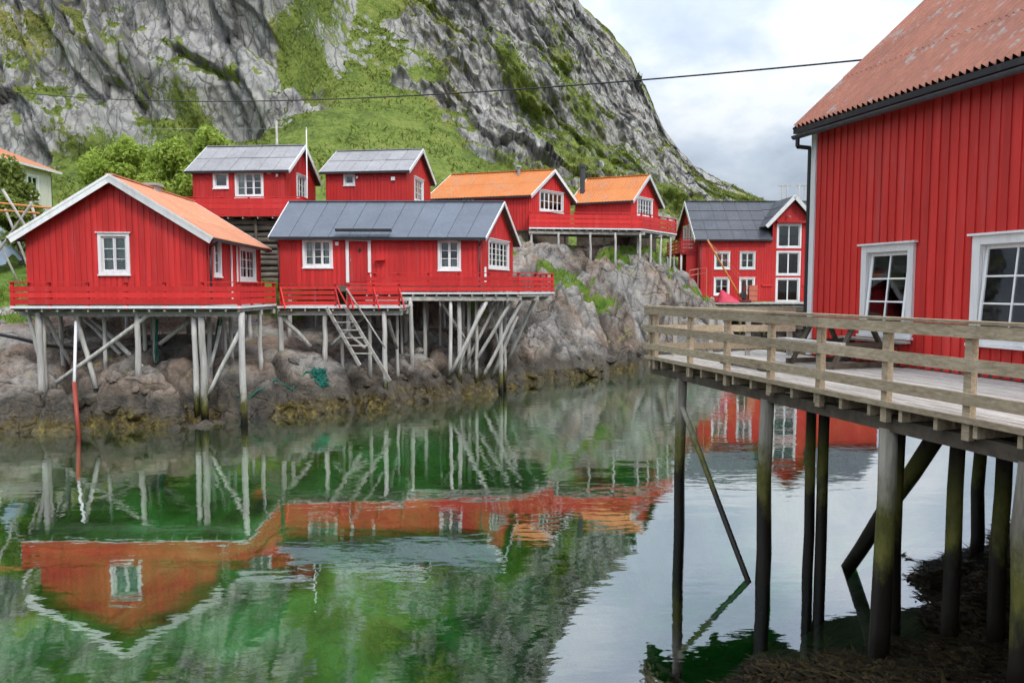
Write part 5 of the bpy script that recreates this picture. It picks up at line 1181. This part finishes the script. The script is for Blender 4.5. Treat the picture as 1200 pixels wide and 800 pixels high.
tree('broadleaf_tree', 'low leafy bush-like tree behind the drying rack at the left edge', gtree(-26.0, 39.5), 3.4, 1.7, 1.6, 8000, .15, 'leaf2', TG, 34)
tree('broadleaf_tree', 'bright green rounded tree just right of the pale house', gtree(-23.7, 46), 6.3, 2.4, 2.2, 13000, .15, 'leaf', TG, 44)
tree('broadleaf_tree', 'bright green broad tree above the ridge of the orange roofed cabin', gtree(-20.6, 45.5), 6.1, 2.4, 2.2, 13000, .15, 'leaf', TG, 44)
tree('broadleaf_tree', 'bright green tree close against the upper left cabin', gtree(-18.6, 47.0), 5.9, 1.9, 2, 11000, .15, 'leaf', TG, 38)
tree('broadleaf_tree', 'small green shrub tree between the two upper grey roofed cabins', gtree(-11.3, 48.5), 3.2, 1.0, 1.0, 2500, .1, 'leaf', TG, 14, .07)

# ================================================================== loose stones along the shore, pieces of the terrain
protos = []
for i in range(7):
    bm = bmesh.new(); bmesh.ops.create_icosphere(bm, subdivisions=2, radius=1.0)
    co = np.array([v.co[:] for v in bm.verts]); pl = np.random.default_rng(50 + i)
    for _ in range(9):      # chisel flat faces
        d = pl.normal(size=3); d /= np.linalg.norm(d); c = pl.uniform(.55, .85); pr = co @ d; co -= np.outer(np.clip(pr - c, 0, None), d) * .92
    co *= (1 + .07 * vnoise(co[:, 0] * 2 + i * 9, co[:, 1] * 2, co[:, 2] * 2, 7))[:, None]
    for v, c in zip(bm.verts, co): v.co = c
    me = bpy.data.meshes.new('stone'); bm.to_mesh(me); bm.free(); me.materials.append(M['rock']); protos.append(me)
    me.attributes.new('grass', 'FLOAT', 'POINT'); me.attributes.new('crack', 'FLOAT', 'POINT')
ns = 0
for tries in range(2500):
    if ns >= 80: break
    x = random.uniform(-19, 12); i = int(np.searchsorted(SHORE[:, 0], x)); (ax, ay), (bx, by_) = SHORE[i - 1], SHORE[i]; ys_ = ay + (by_ - ay) * (x - ax) / (bx - ax)
    y = ys_ + abs(random.gauss(.6, 1.6)) - .2; z_ = ground(x, y)
    if z_ < -.35 or z_ > 2.6 or (x > 0 and z_ > 1.2): continue
    r_ = random.choice((.12, .16, .2, .25, .32, .42)) * random.uniform(.8, 1.2); o = bpy.data.objects.new('stone', random.choice(protos)); link(o, land_obj)
    o.location = (x, y, z_ + r_ * .12); o.rotation_euler = (random.uniform(-.5, .5), random.uniform(-.5, .5), random.uniform(0, 6.28)); o.scale = (r_ * random.uniform(.9, 1.5), r_ * random.uniform(.8, 1.2), r_ * random.uniform(.55, .85)); ns += 1

# ================================================================== grass, seaweed
def strands(name, P, mat, h, wdt, lean, label=None, cat=None, nrm_up=1.0):
    n = len(P); an = rng.uniform(0, 2 * math.pi, n); dirx = np.stack([np.cos(an), np.sin(an), np.zeros(n)], 1); hh = (h * rng.uniform(.5, 1.4, n))[:, None]
    ln = rng.normal(size=(n, 3)) * lean; ln[:, 2] = 0; up_ = np.array([0, 0, nrm_up])
    m1 = P + up_ * hh * .55 + ln * hh * .4; tp_ = P + up_ * hh * .9 + ln * hh
    wd = dirx * wdt * rng.uniform(.6, 1.3, n)[:, None]
    v = np.stack([P - wd, P + wd, m1 + wd * .8, m1 - wd * .8, tp_ + wd * .25, tp_ - wd * .25], 1).reshape(-1, 3); i = np.arange(n)[:, None] * 6
    f = np.concatenate([i + np.array([[0, 1, 2, 3]]), i + np.array([[3, 2, 4, 5]])])
    return mesh_np(name, v, f, mat, label=label, cat=cat, kind='stuff')
def scatter(n, x0, x1, y0, y1, keep):
    x, y = rng.uniform(x0, x1, n), rng.uniform(y0, y1, n); z, g_, c_ = terrain(x, y, True); m = keep(x, y, z, g_); return np.stack([x, y, z], 1)[m]
G1 = scatter(60000, -24, 14, 24, 56, lambda x, y, z, g_: (g_ > .45) & (z > 2.2) & (rng.random(len(x)) < .8))
strands('grass', G1 - np.array([0, 0, .02]), 'grass', .26, .022, .55, 'tufts of green and yellowing grass growing among the shore rocks', 'grass')
S1 = scatter(80000, -20, 15, 23, 50, lambda x, y, z, g_: (z > -.1) & (z < .55) & (fbm(x * .5, y * .5, x * 0, 3, 5) > -.12))
strands('shore_seaweed', S1, 'weed', .17, .03, 1.5, 'yellow-brown seaweed fringe on the rocks at the tide line', 'seaweed', -.25)
S2 = scatter(70000, .5, 11, 5, 16, lambda x, y, z, g_: (z > -.08) & (z < 1.9))
strands('bank_seaweed', S2 + np.array([0, 0, .03]), 'weed_dark', .055, .03, 1.5, 'dark wet seaweed covering the bank under the pier', 'seaweed', .15)

hb = SP[SPC > -.35]
strands('herbs', hb - np.array([0, 0, .05]), 'herb', .34, .09, .9, 'rough grass and low herbs covering the green slope under the cliff', 'grass')
